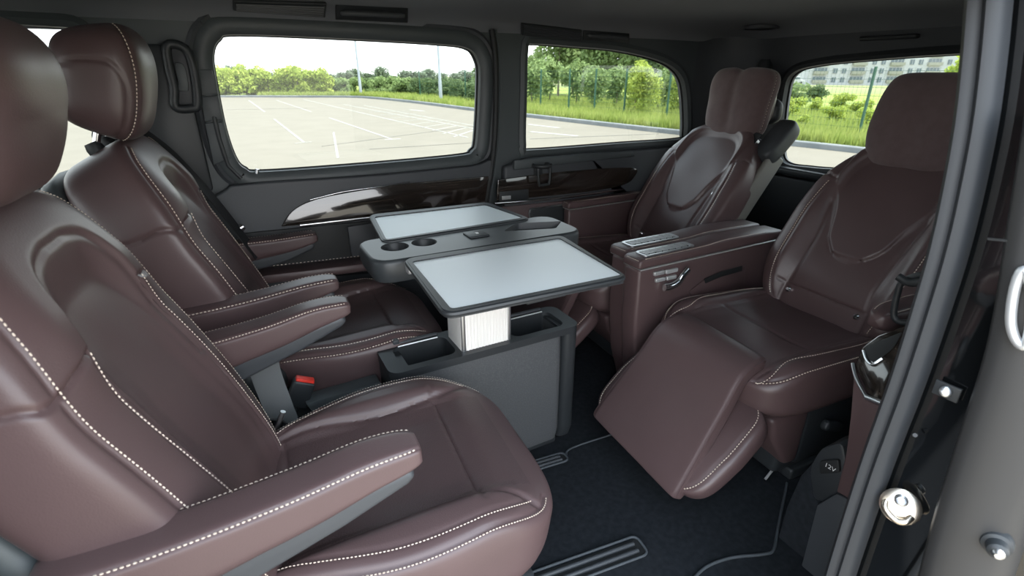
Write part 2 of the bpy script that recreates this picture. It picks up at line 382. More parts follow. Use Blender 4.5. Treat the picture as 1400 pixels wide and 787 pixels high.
bezel(offs(win4, .016), 'window_frame', 0, [(-.018, -.012), (-.016, .004), (0, .010), (.016, .004), (.018, -.012)], 'plastic_slate', wall_far)
for loop, i in ((win1, 1), (win2, 2), (win4, 4)):
    g = holed('window_%d' % i, offs(loop, .006).tolist(), [], lambda a, b: (a, YF + .03, b), 'glass')
    struct(g, {1: 'large rounded sliding door window over the parking lot', 2: 'rear side window looking onto trees and fence', 4: 'front door window at the upper left corner'}[i], 'window')
    sweep('window_gasket', [(a, YF + .03, b) for a, b in offs(loop, .001)], ring(.006, 6), 'blackrubber', g, up=(0, -1, 0), closed=True)

# door card below the windows, standing proud of the wall
def pan(name, px, m, Y=YF, t=.012, bev=.004, parent=wall_far):
    return prism(name, [(a, Y, b) for a, b in yplane(px, Y)], (0, -t, 0), m, parent, bev)
dc = catmull(yplane([(190, 330), (300, 262), (336, 249), (500, 238), (640, 225), (668, 222), (664, 300)], YF), 6)
dc = [tuple(p) for p in dc] + [(dc[-1][0], .05), (dc[0][0] - .1, .05)]
prism('door_card', [(a, YF - .002, b) for a, b in dc], (0, -.035, 0), 'plastic_grey', wall_far, .014, 4)
rc = yplane([(684, 226), (720, 214), (800, 208), (905, 200), (960, 197), (958, 420)], YF)
rc = rc + [(rc[-1][0], .05), (rc[0][0], .05)]
prism('quarter_card', [(a, YF - .002, b) for a, b in rc], (0, -.035, 0), 'plastic_grey', wall_far, .014, 4)
YW = YF - .036
wd = catmull(yplane([(384, 309), (398, 289), (424, 274), (470, 263), (560, 250), (668, 240)], YW), 5)
wd2 = catmull(yplane([(662, 276), (560, 291), (470, 301), (384, 309)], YW), 5)
w1 = prism('wood_inlay', [(a, YW, b) for a, b in np.vstack([wd, wd2[:-1]])], (0, -.008, 0), 'wood', wall_far, .003)
wq = catmull(yplane([(680, 245), (760, 235), (840, 229), (868, 230), (867, 240), (852, 252), (800, 262), (678, 274)], YW), 5)
prism('wood_inlay', [(a, YW, b) for a, b in wq], (0, -.008, 0), 'wood', wall_far, .003)
def strip(px, r, m='chrome', Y=YW - .006, name='chrome_strip'):
    return tube(name, [(a, Y, b) for a, b in catmull(yplane(px, Y), 5)], r, m, wall_far, 8, up=(0, 1, 0), ry=r * .8)
strip([(410, 308), (470, 301), (560, 291), (662, 277)], .0065)
strip([(424, 273), (470, 262), (520, 255), (560, 249)], .0022)
strip([(676, 278), (760, 271), (852, 259)], .006)
# switch panel below the second inlay, its highlights imitated by a silver patch
pan('switch_panel', [(682, 262), (722, 258), (722, 272), (682, 276)], 'plastic', YW - .004, .006, .002); pan('switch_highlight', [(686, 268), (698, 267), (698, 272), (686, 273)], 'silver_plastic', YW - .010, .004, .001)
# brown leather lower band with stitched pocket lip
pan('leather_band', [(676, 283), (860, 265), (872, 330), (676, 345)], 'leather', YF - .034, .012, .005)
pk = catmull(yplane([(724, 288), (736, 284), (800, 279), (800, 308), (736, 312), (726, 306)], YF - .05), 4, True)
prism('door_pocket', [(a, YF - .044, b) for a, b in pk], (0, -.006, 0), 'plastic', wall_far, .002)
sweep('pocket_trim', [(a, YF - .052, b) for a, b in pk], ring(.0035, 6), 'silver', wall_far, up=(0, -1, 0), closed=True)
# the sliding door's storage pocket and loudspeaker grille behind the far front seat
pan('storage_pocket', [(330, 318), (512, 300), (520, 372), (336, 386)], 'blackrubber', YF - .034, .012, .005)
pan('pocket_floor', [(350, 366), (528, 346), (532, 356), (352, 378)], 'leather', YF - .04, .09, .008)
pan('speaker_grille', [(474, 309), (512, 303), (516, 345), (480, 350)], 'plastic_grey', YF - .046, .012, .005)
pl = [(a, YF - .134, b) for a, b in yplane([(350, 366), (528, 346)], YF - .134)]
stitch_line(wall_far, np.linspace(pl[0], pl[1], 20), (0, -.5, 1), (.012, .007, .0016), 'thread')
# door seal between the sliding door and the rear quarter
seal = catmull([onY(x, y, YF - .03) for x, y in ((672, 40), (677, 75), (678, 130), (676, 190), (671, 235), (664, 280), (660, 340))], 6)
tube('door_seal', seal, .011, 'blackrubber', wall_far, 8, up=(0, 1, 0))
tube('piping', [p + np.array([.016, -.006, 0]) for p in seal], .004, 'plastic_slate', wall_far, 6, up=(0, 1, 0))
tube('door_lock_pin', [onY(351, 237, YF - .02), onY(352, 231, YF - .02)], .006, 'silver', wall_far, 8, up=(0, 1, 0))
# lower belt ledges of the wall
pan('belt_ledge', [(700, 218), (800, 209), (862, 205), (866, 213), (780, 222), (700, 232)], 'plastic_slate', YF - .03, .02, .008)
# B pillar trim at the left: upright panels beside the window
pan('pillar_trim', [(196, 60), (246, 62), (292, 258), (240, 290), (196, 290)], 'plastic', YF, .03, .01)
for a, b, c, d in (((268, 95), (290, 95), (298, 128), (274, 130)), ((274, 132), (298, 130), (304, 163), (280, 166)), ((280, 168), (304, 166), (316, 215), (292, 225))):
    pan('pillar_tile', [a, b, c, d], 'plastic_slate', YF - .008, .012, .003)
tube('shade_guide', [onY(x, y, YF - .03) for x, y in ((293, 160), (300, 190), (312, 226), (330, 244))], .006, 'plastic', wall_far, 8, up=(0, 1, 0))

# rear wall with its window, and the rounded corner between
win3 = catmull(xplane([(1066, 196), (1072, 130), (1083, 101), (1120, 89), (1200, 81), (1300, 74)]) + [(.70, 1.21), (.62, 1.17), (.60, 1.0), (.61, .80), (.68, .755)] + xplane([(1180, 236), (1110, 229), (1072, 222)]), 6, True)
wall_rear = struct(holed('wall_rear', [(YN - .04, 0), (1.80, 0), (1.80, 1.34), (YN - .04, 1.34)], [win3.tolist()], lambda a, b: (XR, a, b), 'plastic_grey', thick=(.05, 0, 0)), 'dark tailgate wall with the rear window', 'wall')
sweep('window_frame', [(XR, a, b) for a, b in offs(win3, .014)], [(-.016, -.012), (-.014, .006), (0, .012), (.014, .006), (.016, -.012)], 'plastic', wall_rear, up=(-1, 0, 0), closed=True)
g = struct(holed('window_3', offs(win3, .006).tolist(), [], lambda a, b: (XR + .03, a, b), 'glass'), 'tailgate window looking onto meadow and apartment block', 'window')
sweep('window_gasket', [(XR + .03, a, b) for a, b in offs(win3, .001)], ring(.006, 6), 'blackrubber', g, up=(-1, 0, 0), closed=True)
cv = [(2.03 + .22 * math.sin(a), 1.68 + .22 * math.cos(a)) for a in np.linspace(0, math.pi / 2, 12)]
struct(prism('trim_1', [(x, y, 0) for x, y in cv] + [(x + .04, y + .04, 0) for x, y in reversed(cv)], (0, 0, 1.33), 'plastic_grey', None, 0), 'dark rounded rear pillar trim between the two windows', 'trim')
# load area behind the rear seats
box('parcel_ledge', (XR - .03, 1.05, .735), (.06, 1.3, .03), 'plastic', wall_rear, .01)
box('tailgate_panel', (XR - .02, 1.05, .38), (.03, 1.3, .66), 'plastic', wall_rear, .012)

# ceiling: shallow dome of headliner falling to the walls
nx, ny = 80, 48; xs = np.linspace(-1.75, XR + .02, nx); ys = np.linspace(YN - .02, YF + .02, ny)
XX, YY = np.meshgrid(xs, ys, indexing='ij'); yn_ = np.abs((YY - 1.10) / .82).clip(0, 1); xn_ = ((XX + .2) / 2.48).clip(0, 1)
ZZ = 1.255 + .115 * (1 - yn_ ** 5) ** (1 / 2.2) * (1 - xn_ ** 12) ** .5
V = np.stack([XX, YY, ZZ], -1).reshape(-1, 3); q = np.arange(nx - 1)[:, None] * ny + np.arange(ny - 1)[None]
Fq = np.stack([q, q + 1, q + ny + 1, q + ny], -1).reshape(-1, 4)
nV = len(V); V2 = np.vstack([V, V + np.array([0, 0, .06])]); F2 = np.vstack([Fq, Fq[:, ::-1] + nV])
ceiling = struct(link('ceiling', mesh_from(V2, F2), 'liner'), 'dark grey headliner of the van', 'ceiling')
def ceilz(x, y): return 1.255 + .115 * max(0, 1 - min(1, abs((y - 1.10) / .82)) ** 5) ** (1 / 2.2) * max(0, 1 - max(0, min(1, (x + .2) / 2.48)) ** 12) ** .5
# front end: windscreen and dashboard close the cab
struct(box('wall_front', (-1.75, 1.1, .42), (.06, 1.64, .84), 'plastic'), 'black bulkhead under the windscreen', 'wall')
struct(holed('window_5', [(YN, .84), (YF, .84), (YF, 1.31), (YN, 1.31)], [], lambda a, b: (-1.75, a, b), 'glass'), 'windscreen at the far front of the cab', 'window')

# near side wall behind the open door, with the quarter window
wn_ = [(a, b) for a, b in rrect(1.10, 2.0, .86, 1.2, .06)]
wall_near = struct(holed('wall_near', [(.86, -.02), (XR, -.02), (XR, 1.33), (.86, 1.33)], [wn_], lambda a, b: (a, YN, b), 'plastic_grey', thick=(0, -.05, 0)), 'near side wall behind the door opening', 'wall')
g = struct(holed('window_6', rrect(1.09, 2.01, .85, 1.21, .06), [], lambda a, b: (a, YN - .03, b), 'glass'), 'near side quarter window beside the rear seat', 'window')
# front body side before the opening, out of the picture to the left
struct(holed('trim_2', [(-1.75, -.05), (-.34, -.05), (-.34, 1.33), (-1.75, 1.33)], [rrect(-1.55, -.62, .88, 1.2, .06)], lambda a, b: (a, YN, b), 'paint', thick=(0, -.06, 0)), 'near front door and pillar left of the opening', 'trim')
struct(holed('window_7', rrect(-1.56, -.61, .87, 1.21, .06), [], lambda a, b: (a, YN - .03, b), 'glass'), 'near front door window left of the opening', 'window')
struct(box('trim_3', (.05, YN - .01, 1.30), (3.6, .05, .07), 'paint', bev=.012), 'roof rail above the open door', 'trim')
struct(box('trim_4', (.1, YN - .02, -.05), (3.6, .06, .10), 'plastic', bev=.012), 'door sill along the opening', 'trim')

# --- rear edge of the door opening: painted jamb, rubber seal, latch
SEALPX = [(1352, -60), (1347, 0), (1340, 80), (1329, 170), (1312, 260), (1296, 330), (1276, 400), (1237, 520), (1193, 640), (1149, 775), (1118, 880), (1088, 1000)]
sp_ = catmull([onX(x, y, .80) for x, y in SEALPX], 5)
jam = thing('door_jamb', 'glossy black painted door jamb with latch at the right edge', 'door frame', (.9, .2, -.1))
V = []; Fq = []
for i, p in enumerate(sp_):
    V += [(.822 - .9, p[1] + .012 - .2, p[2] + .1), (.818 - .9, p[1] - .03 - .2, p[2] + .1), (.812 - .9, p[1] - .12 - .2, p[2] + .1), (.832 - .9, p[1] - .20 - .2, p[2] + .1), (.90 - .9, p[1] - .20 - .2, p[2] + .1), (.90 - .9, p[1] + .012 - .2, p[2] + .1)]
for i in range(len(sp_) - 1):
    for k in range(6): Fq.append((i * 6 + k, i * 6 + (k + 1) % 6, i * 6 + 6 + (k + 1) % 6, i * 6 + 6 + k))
bm = bmesh.new(); bm.from_mesh(mesh_from(V, Fq)); link('painted_panel', from_bm(bm), 'paint', jam, 40)
def JX(x, y, X=.80): p = onX(x, y, X); return (p[0] - .9, p[1] - .2, p[2] + .1)
prof = [(a * .70, b * .8) for a, b in [(-.030, -.016), (-.030, .004), (-.024, .016), (-.010, .020), (-.001, .010), (.006, .016), (.016, .018), (.025, .008), (.027, -.008), (.020, -.018)]]
sweep('rubber_seal', [(p[0] - .9, p[1] - .2, p[2] + .1) for p in sp_], prof, 'rubber', jam, up=(-1, 0, 0), smooth=50)
c = JX(1231, 691, .800); ax = (-.8, -.28, .40)
st = lathe('latch_plate', [(0, .0), (.024, 0), (.0265, .003), (.0265, .006), (.022, .009), (.012, .010), (0, .010)], 'steel', jam, c, ax, 28)
lathe('latch_screw', [(0, .008), (.009, .008), (.009, .013), (.006, .015), (.004, .012), (0, .012)], 'silver', st, (c[0], c[1] + .002, c[2] + .012), ax, 16)
tube('latch_striker', catmull([(c[0] - .006, c[1] + .016, c[2] + .006), (c[0] - .018, c[1] + .012, c[2] - .004), (c[0] - .02, c[1] - .004, c[2] - .012), (c[0] - .016, c[1] - .016, c[2] - .01), (c[0] - .004, c[1] - .018, c[2] - .004)], 5), .005, 'steel', st, 8)
c = JX(1293, 535, .806)
lathe('bolt', [(0, 0), (.0075, 0), (.0075, .004), (.005, .006), (0, .006)], 'silver', jam, c, ax, 16)
box('bolt_plate', (c[0] + .003, c[1], c[2]), (.004, .03, .022), 'plastic', jam, .001)
c = JX(1251, 594, .808)
lathe('clip', [(0, 0), (.004, 0), (.003, .006), (0, .006)], 'plastic', jam, c, ax, 10)

# --- the open sliding door standing outside, its front edge in view
sd = thing('sliding_door', 'grey edge of the open sliding door outside the opening', 'door', (1.3, .05, -.2))
def DX(x, y, X=.775): p = onX(x, y, X); return (p[0] - 1.3, p[1] - .05, p[2] + .2)
edge = catmull([DX(x, y) for x, y in ((1398, 150), (1374, 300), (1356, 420), (1338, 500), (1306, 600), (1275, 700), (1252, 790), (1228, 900))], 5)
V = []; Fq = []; n_ = len(edge)
for p in edge:
    for dx, dy in ((.006, 0), (-.004, -.006), (-.008, -.02), (-.004, -.045), (.01, -.07), (.05, -.085), (1.0, -.085), (1.0, -.02), (.05, -.004)): V.append((p[0] + dx, p[1] + dy, p[2]))
for i in range(n_ - 1):
    for k in range(9): Fq.append((i * 9 + k, i * 9 + (k + 1) % 9, i * 9 + 9 + (k + 1) % 9, i * 9 + 9 + k))
Fq.append(tuple(range(9))); Fq.append(tuple(reversed(range((n_ - 1) * 9, n_ * 9))))
bm = bmesh.new(); bm.from_mesh(mesh_from(V, Fq)); link('edge_panel', from_bm(bm), 'door_grey', sd, 45)
c = DX(1362, 738, .79)
lathe('door_buffer', [(0, .03), (.006, .03), (.011, .026), (.012, .014), (.016, .012), (.018, .004), (.018, 0), (0, 0)], 'plastic', sd, c, (-1, -.4, .1), 20)
lathe('buffer_tip', [(0, .036), (.004, .036), (.007, .032), (.007, .026), (0, .026)], 'silver', sd, c, (-1, -.4, .1), 16)
hb = catmull([DX(x, y, .762) for x, y in ((1396, 372), (1386, 400), (1382, 440), (1390, 466), (1404, 470), (1412, 420), (1406, 376))], 5, True)
tube('handle_bezel', hb, .0055, 'silver_plastic', sd, 8, up=(1, 0, 0), closed=True)
prism('edge_joint', [DX(1350, 325, .771), DX(1400, 330, .771), DX(1400, 333, .771), DX(1350, 328, .771)], (.004, 0, 0), 'blackrubber', sd)

# --- fittings of the ceiling and far wall: vents, lamp handles, speaker, cup clip
def ceilpt(x, y):
    d = ray(x, y); lo, hi = .2, 4.0
    for k in range(4000):
        t = (lo + (hi - lo) * k / 4000) / 700
        p = EYEP + d * t
        if p[1] >= YF - .004 or p[2] >= ceilz(p[0], p[1]): return p
    return p
def vent(px, label):
    P = [ceilpt(*p) for p in px]; c = np.mean(P, 0); r = thing('ceiling_vent', label, 'air vent', tuple(c))
    out = [p - c for p in P]; n = np.cross(out[1] - out[0], out[3] - out[0]); n /= np.linalg.norm(n)
    if np.dot(n, EYEP - c) < 0: n = -n
    prism('housing', out, n * .010, 'plastic', r, .003)
    for k in range(5):
        f = (k + .7) / 5.6; a = out[0] * (1 - f) + out[3] * f; b = out[1] * (1 - f) + out[2] * f
        tube('slat', [a * .94 + n * .012, b * .94 + n * .012], .0035, 'plastic_grey', r, 6, up=tuple(n))
    return r
vent([(318, -2), (446, 2), (444, 20), (318, 10)], 'black louvred ceiling vent above the sliding door window')
vent([(712, 30), (795, 40), (793, 54), (712, 46)], 'black louvred ceiling vent above the rear side window')
def handle(px, label, w):
    P = [ceilpt(*p) for p in px]; c = np.mean(P, 0); r = thing('grab_handle', label, 'handle', tuple(c)); n = EYEP - c; n[0] = 0; n /= np.linalg.norm(n)
    Q = [p - c for p in P]
    prism('base_plate', [q * 1.12 for q in Q], n * .008, 'plastic', r, .003)
    a, b = (Q[0] + Q[3]) / 2, (Q[1] + Q[2]) / 2
    tube('grip', catmull([a * .95, a * .86 + n * .022, n * .028, b * .86 + n * .022, b * .95], 6), .008, 'plastic_grey', r, 8, up=tuple(n), ry=.006)
    prism('lamp_lens', [q * .5 for q in Q], n * .012, 'plastic_slate', r, .002)
    for e in (a, b): lathe('screw_cap', [(0, .014), (.005, .014), (.006, .008), (0, .008)], 'plastic_slate', r, tuple(e * .9), tuple(n), 10)
handle([(464, 8), (552, 12), (552, 30), (464, 26)], 'black grab handle with lamp above the sliding door window', .3)
handle([(800, 42), (856, 46), (856, 58), (800, 54)], 'black grab handle above the rear side window', .2)
sp = ceilpt(1041, 37)
s_ = thing('ceiling_speaker', 'dark oval speaker cover on the rear headliner', 'speaker', tuple(sp))
lathe('cover', [(0, -.012), (.05, -.011), (.066, -.006), (.07, 0), (.07, .006)], 'plastic', s_, (0, 0, 0), (0, 0, 1), 28)
lathe('rim', [(.066, -.008), (.072, -.009), (.076, -.004), (.076, .004)], 'plastic_grey', s_, (0, 0, 0), (0, 0, 1), 28)
lp = ceilpt(1222, 50)
s_ = thing('rear_dome_lamp', 'slim dome lamp on the headliner over the rear window', 'lamp', tuple(lp))
box('housing', (0, 0, -.004), (.10, .20, .016), 'plastic', s_, .006); box('lens', (0, -.05, -.013), (.05, .08, .006), 'silver_plastic', s_, .002)
# pull handle on the B pillar
hp = onY(248, 105, YF - .05)
h_ = thing('pull_handle', 'black upright pull handle on the pillar left of the window', 'handle', tuple(hp))
o4 = [onY(x, y, YF - .045) - hp for x, y in ((229, 62), (252, 66), (264, 92), (270, 140), (262, 148), (240, 146), (238, 120), (231, 90))]
lp_ = catmull(o4, 5, True)
prism('handle_plate', [tuple(p * .92 + np.array([0, .02, 0])) for p in lp_], (0, -.012, 0), 'plastic_grey', h_, .003)
tube('handle_loop', [tuple(p) for p in lp_], .0125, 'plastic', h_, 10, up=(0, 1, 0), closed=True)
prism('grip_inset', [tuple(p * .45 + np.array([0, .005, 0])) for p in lp_], (0, -.008, 0), 'plastic_slate', h_, .003)
# clip-on cup holder
cp = onY(741, 226, YF - .07)
c_ = thing('cup_holder', 'black clip-on cup holder on the wall under the rear side window', 'cup holder', tuple(cp))
tube('ring', [(.038 * math.cos(a), .034 * math.sin(a), 0) for a in np.linspace(0, 2 * math.pi, 28)[:-1]], .006, 'plastic', c_, 8, closed=True, ry=.009)
for sx_ in (-.03, .03): tube('side_strap', catmull([(sx_, -.018, 0), (sx_ * .95, -.02, -.05), (sx_ * .8, -.02, -.078)], 5), .0055, 'plastic', c_, 8, up=(0, 1, 0))
tube('bottom_strap', [(-.026, -.02, -.078), (.026, -.02, -.078)], .006, 'plastic', c_, 8)
box('wall_clip', (0, .036, -.02), (.04, .02, .06), 'plastic', c_, .004)
# roller belt guide on far rear pillar
b_ = onY(1041, 100, 1.62)
tag(lathe('belt_pillar_cap', [(0, .05), (.02, .048), (.03, .03), (.034, 0), (.03, -.05), (0, -.055)], 'plastic', None, tuple(onX(1044, 97, 2.18)), (0, 0, 1), 18), 'rounded black belt guide cap on the rear pillar', 'belt guide')

# ================================================================== seats
def const(v): return lambda q: np.zeros_like(np.asarray(q, float)) + v
def lerpw(qs, ws): return lambda q: np.interp(q, qs, ws)
def smoothw(pts):
    c = catmull(pts, 12); return lambda q: np.interp(q, c[:, 0], c[:, 1])

def front_seat(label, X0, Yc, seed, arm_dz=(0, 0), bo=0., rz=0., hb=0., ht=0., arm_f=(0, 0)):
    r = thing('captain_seat', label, 'seat', (X0, Yc, 0), math.radians(rz), 'rearward facing front row seats')
    st = ST if seed == 1 else ST2
    # ---- cushion
    def Dc(x, q):
        a = np.abs(x); side = sstep(.135, .185, a) * .030 * (1 - sstep(.70, .93, q)); dish = -.010 * (1 - sstep(.09, .16, a)) * sstep(.05, .3, q) * (1 - sstep(.7, .85, q))
        return side + dish - .016 * sstep(.80, 1, q)
    cu = Body([(-.12, .355), (0, .370), (.15, .378), (.30, .386), (.40, .388), (.475, .380)], smoothw([(0, .195), (.2, .215), (.5, .262), (.8, .258), (1, .25)]), .062, .115, 5, 4.2, 3.6, Dc, 1, 130, 190, .0008, seed)
    s = cu.seam
    s([('x', -.185, .745), ('x', 0, .74), ('x', .185, .745)], .005, .0034)
    s([('x', -.16, .20), ('x', 0, .205), ('x', .16, .20)], .005, .0034)
    for g in (-1, 1):
        s([('x', g * .150, .10), ('x', g * .152, .45), ('x', g * .155, .72), ('x', g * .178, .84), ('x', g * .205, .90)], .007, .006)
        A = (lambda d: ('a', d if g > 0 else 180 - d, 0))
        s([('a', 52 if g > 0 else 128, .12), ('a', 50 if g > 0 else 130, .4), ('a', 49 if g > 0 else 131, .7), ('a', 53 if g > 0 else 127, .88)], .003, .004, st, -g * .005)
        s([('a', 27 if g > 0 else 153, .12), ('a', 28 if g > 0 else 152, .4), ('a', 30 if g > 0 else 150, .7), ('a', 36 if g > 0 else 144, .88), ('a', 48 if g > 0 else 132, .93)], .004, .004, st, -g * .005)
    cu.build('seat_cushion', 'leather', r, m2='leather_perf', pred=lambda x, q: (np.abs(x) < .152) & (q > .2) & (q < .90))
    # ---- backrest
    def Db(x, q):
        rr = ((np.abs(x) / (.146 - .02 * q)) ** 4 + np.abs((q - .40) / .47) ** 4) ** .25
        roll = (.010 + .024 * sstep(.62, .80, q)) * sstep(.80, 1.06, rr) * (1 - .5 * sstep(1.15, 1.7, rr)); return roll - .008 * (1 - sstep(.5, .9, rr)) + .010 * np.exp(-((q - .30) / .14) ** 2) * (1 - sstep(.1, .2, np.abs(x)))
    spn = [(-.02, .33), (-.058, .48), (-.132, .68), (-.218, .86), (-.286, .985)]
    spn = [(f + bo, z) for f, z in spn]
    bk = Body(spn, smoothw([(0, .225), (.3, .245), (.6, .245), (.85, .225), (1, .20)]), .052, .100, 5.5, 4.2, 6.5, Db, -1, 240 if seed == 1 else 170, 320 if seed == 1 else 220, .0008, seed + 1)
    s = bk.seam
    arch = [(-.168, .06), (-.158, .25), (-.148, .50), (-.136, .72), (-.105, .835), (-.05, .872), (0, .876), (.05, .872), (.105, .835), (.136, .72), (.148, .50), (.158, .25), (.168, .06)]
    s([('x', x * .90, q) for x, q in arch[2:-2]], .004, .007)
    for g in (-1, 1):
        f = (lambda d: d if g > 0 else 180 - d)
        s([('a', f(44), .08), ('a', f(44), .3), ('a', f(45), .6), ('a', f(46), .80), ('a', f(52), .92), ('a', f(66), .965)], .0035, .004, st, -g * .005)
        s([('a', f(-52), .81), ('a', f(-30), .785), ('a', f(-5), .75), ('a', f(20), .72), ('a', f(44), .71), ('x', g * .172, .715), ('x', g * .132, .722)], .006, .0042)
        s([('x', g * .132, .722), ('x', g * .142, .60), ('x', g * .142, .45), ('x', g * .138, .28), ('x', g * .142, .12)], .006, .004, st, -g * .006)
    bk.build('backrest', 'leather', r)
    sh = Body([(f - .094, z - .05) for f, z in spn], smoothw([(0, .22), (.5, .235), (1, .19)]), .024, .03, 5, 4, 6, None, -1, 40, 60, 0)
    sh.build('back_shell', 'plastic_slate', r)
    # ---- headrest on two chrome posts
    hr = Body([(f + bo + hb, z) for f, z in [(-.268, 1.022), (-.248, 1.065), (-.230, 1.12), (-.222, 1.175 - ht * .5), (-.232, 1.243 - ht)]], const(.140), .080, .092, 3.3, 3.7, 3.7, None, -1, 80, 110, .0006, seed + 2)
    for g in (-1, 1):
        f = (lambda d: d if g > 0 else 180 - d)
        hr.seam([('a', f(50), .04), ('a', f(46), .2), ('a', f(44), .5), ('a', f(46), .8), ('a', f(52), .96)], .0035, .004, st, g * .005)
        hr.seam([('a', f(27), .05), ('a', f(27), .3), ('a', f(24), .52), ('a', f(10), .66), ('a', f(-6), .70), ('a', f(-22), .66), ('a', f(-34), .50), ('a', f(-36), .28), ('a', f(-34), .10)], .0035, .0045)
    h = hr.build('headrest', 'leather', r)
    for g in (-.06, .06):
        tube('headrest_post', [(-.298 + bo, g, .95), (-.255 + bo, g, 1.07)], .0075, 'chrome', r, 12, up=(0, 1, 0))
        lathe('post_collar', [(0, .012), (.014, .012), (.018, 0), (.018, -.012)], 'plastic', r, (-.284 + bo, g, .994), (-.4, 0, 1), 16)
    # ---- armrests
    for k, g in enumerate((-1, 1)):
        dz = arm_dz[k]; y0 = (-.252, .262)[k]; df = arm_f[k]
        ar = Body([(-.27, .628), (-.15, .628), (0, .634 + dz * .5), (.10, .642 + dz), (.172, .648 + dz)], lerpw([0, .6, 1], [.036, .034, .030]), .024, lerpw([0, .15, .5, 1], [.072, .072, .045, .020]), 5, 7, 4.5, None, 1, 70, 70, .0004, seed + k)
        for a in (40, 140): ar.seam([('a', a, .03), ('a', a, .3), ('a', a, .7), ('a', a, .93), ('a', a * .7 + 27, .985)], .0025, .003, st, 0)
        o = ar.build('armrest', 'leather', r)
        o.location = (df, y0, 0)
        p = prism('armrest_shell', [(-.25, y0 - .026, .585), (.0, y0 - .026, .610 + dz * .5), (.150, y0 - .026, .636 + dz), (.160, y0 - .026, .622 + dz), (.148, y0 - .026, .610 + dz), (.06, y0 - .026, .576 + dz * .8), (-.08, y0 - .026, .545), (-.25, y0 - .026, .525)], (0, .052, 0), 'plastic_grey', r, .008, 3); p.location = (df, 0, 0)
    # ---- base, side covers, rail feet
    box('seat_base', (.14, 0, .15), (.50, .36, .22), 'plastic', r, .02)
    for g in (-1, 1):
        prism('side_cover', [(-.16, g * .215, .10), (.34, g * .215, .14), (.41, g * .215, .26), (.30, g * .215, .285), (-.10, g * .215, .30), (-.17, g * .215, .26)], (0, -g * .03, 0), 'plastic', r, .008)
        box('rail_foot', (.12, g * .16, .022), (.52, .05, .04), 'plastic_grey', r, .008)
    # recline hinge cover and lever
    for g in (-1, 1): lathe('hinge_cover', [(0, .02), (.04, .018), (.05, .01), (.052, 0)], 'plastic', r, (-.04, g * .222, .40), (0, g, 0), 20)
    # belt guide on the inner shoulder
    box('belt_guide', (-.285 + bo, .13, 1.0), (.07, .09, .03), 'plastic', r, .01, rot=('Y', .35))
    # belt webbing and buckle on the inner side
    return r
seatA = front_seat('nearest brown leather captain seat in the left foreground with cream stitching', -.025, .82, 1, (.024, .026), -.03, -5, .020, .040, (.03, 0))
seatB = front_seat('brown leather captain seat at the left below the sliding door window', .02, 1.515, 5, (.012, -.012), 0., -3)

def ribbon(name, path, width_dir, w, t, m, parent):
    """flat webbing: path with fixed width direction(s)."""
    path = np.array(path, float); V = []; Fc = []; n = len(path); wd_ = np.array(width_dir, float)
    for i in range(n):
        tg = path[min(i + 1, n - 1)] - path[max(i - 1, 0)]; tg /= np.linalg.norm(tg)
        s = wd_ - tg * np.dot(wd_, tg); s /= np.linalg.norm(s); u = np.cross(s, tg)
        for a, b in ((-1, -1), (1, -1), (1, 1), (-1, 1)): V.append(path[i] + s * a * w / 2 + u * b * t / 2)
    for i in range(n - 1):
        for k in range(4): Fc.append((i * 4 + k, i * 4 + (k + 1) % 4, i * 4 + 4 + (k + 1) % 4, i * 4 + 4 + k))
    Fc += [(3, 2, 1, 0), tuple(range((n - 1) * 4, n * 4))]
    bm = bmesh.new(); bm.from_mesh(mesh_from(V, Fc)); return link(name, from_bm(bm), m, parent, 40)
def buckle(parent, loc, tilt=.5, yaw=0):
    """red-buttoned belt buckle in the seat's own frame; axis leans forward by tilt."""
    d = np.array([math.sin(tilt), 0, math.cos(tilt)]); b = np.array(loc); e = b + d * .075
    n = np.array([math.cos(tilt), 0, -math.sin(tilt)])
    def q(p, s, t): return [p + np.array([0, a * t, 0]) + n * c * s for a, c in ((-1, -1), (1, -1), (1, 1), (-1, 1))]
    k = prism('buckle', q(b, .027, .014), tuple(d * .075), 'plastic', parent, .006, 3)
    prism('buckle_button', q(e - d * .012, .0225, .0105), tuple(d * .019), 'red', k, .003)
    tube('buckle_stalk', [b - d * .10, b + d * .01], .011, 'plastic', parent, 10, up=(0, 1, 0), ry=.006)
bp_ = onY(424, 511, 1.215); buckle(seatB, (bp_[0] - .02 - .032, 1.215 - 1.515, bp_[2] - .080), .45)
ribbon('seat_belt', catmull([onY(x, y, Y_) - np.array([-.025, .82, 0]) for x, y, Y_ in ((338, 470, 1.10), (345, 510, 1.115), (362, 555, 1.115), (384, 605, 1.10))], 6), (.9, -.05, .40), .062, .003, 'belt', seatA)
# lower links between the two front seats
for st_, y0 in ((seatA, .215), (seatB, -.215)):
    box('belt_anchor', (.03, y0, .34), (.12, .03, .05), 'plastic', st_, .01); tube('hinge_bar', [(-.02, y0, .43), (.0, y0, .47)], .006, 'silver', st_, 8, up=(0, 1, 0))
ribbon('shoulder_belt', catmull([(-.02, .235, .60), (-.10, .245, .78), (-.18, .235, .93), (-.24, .20, 1.01)], 6), (.3, .9, 0), .046, .003, 'belt_black', seatB)
lathe('belt_clip', [(0, .01), (.010, .01), (.012, 0), (0, 0)], 'chrome', seatB, (-.05, .24, .70), (1, 0, .5), 14)

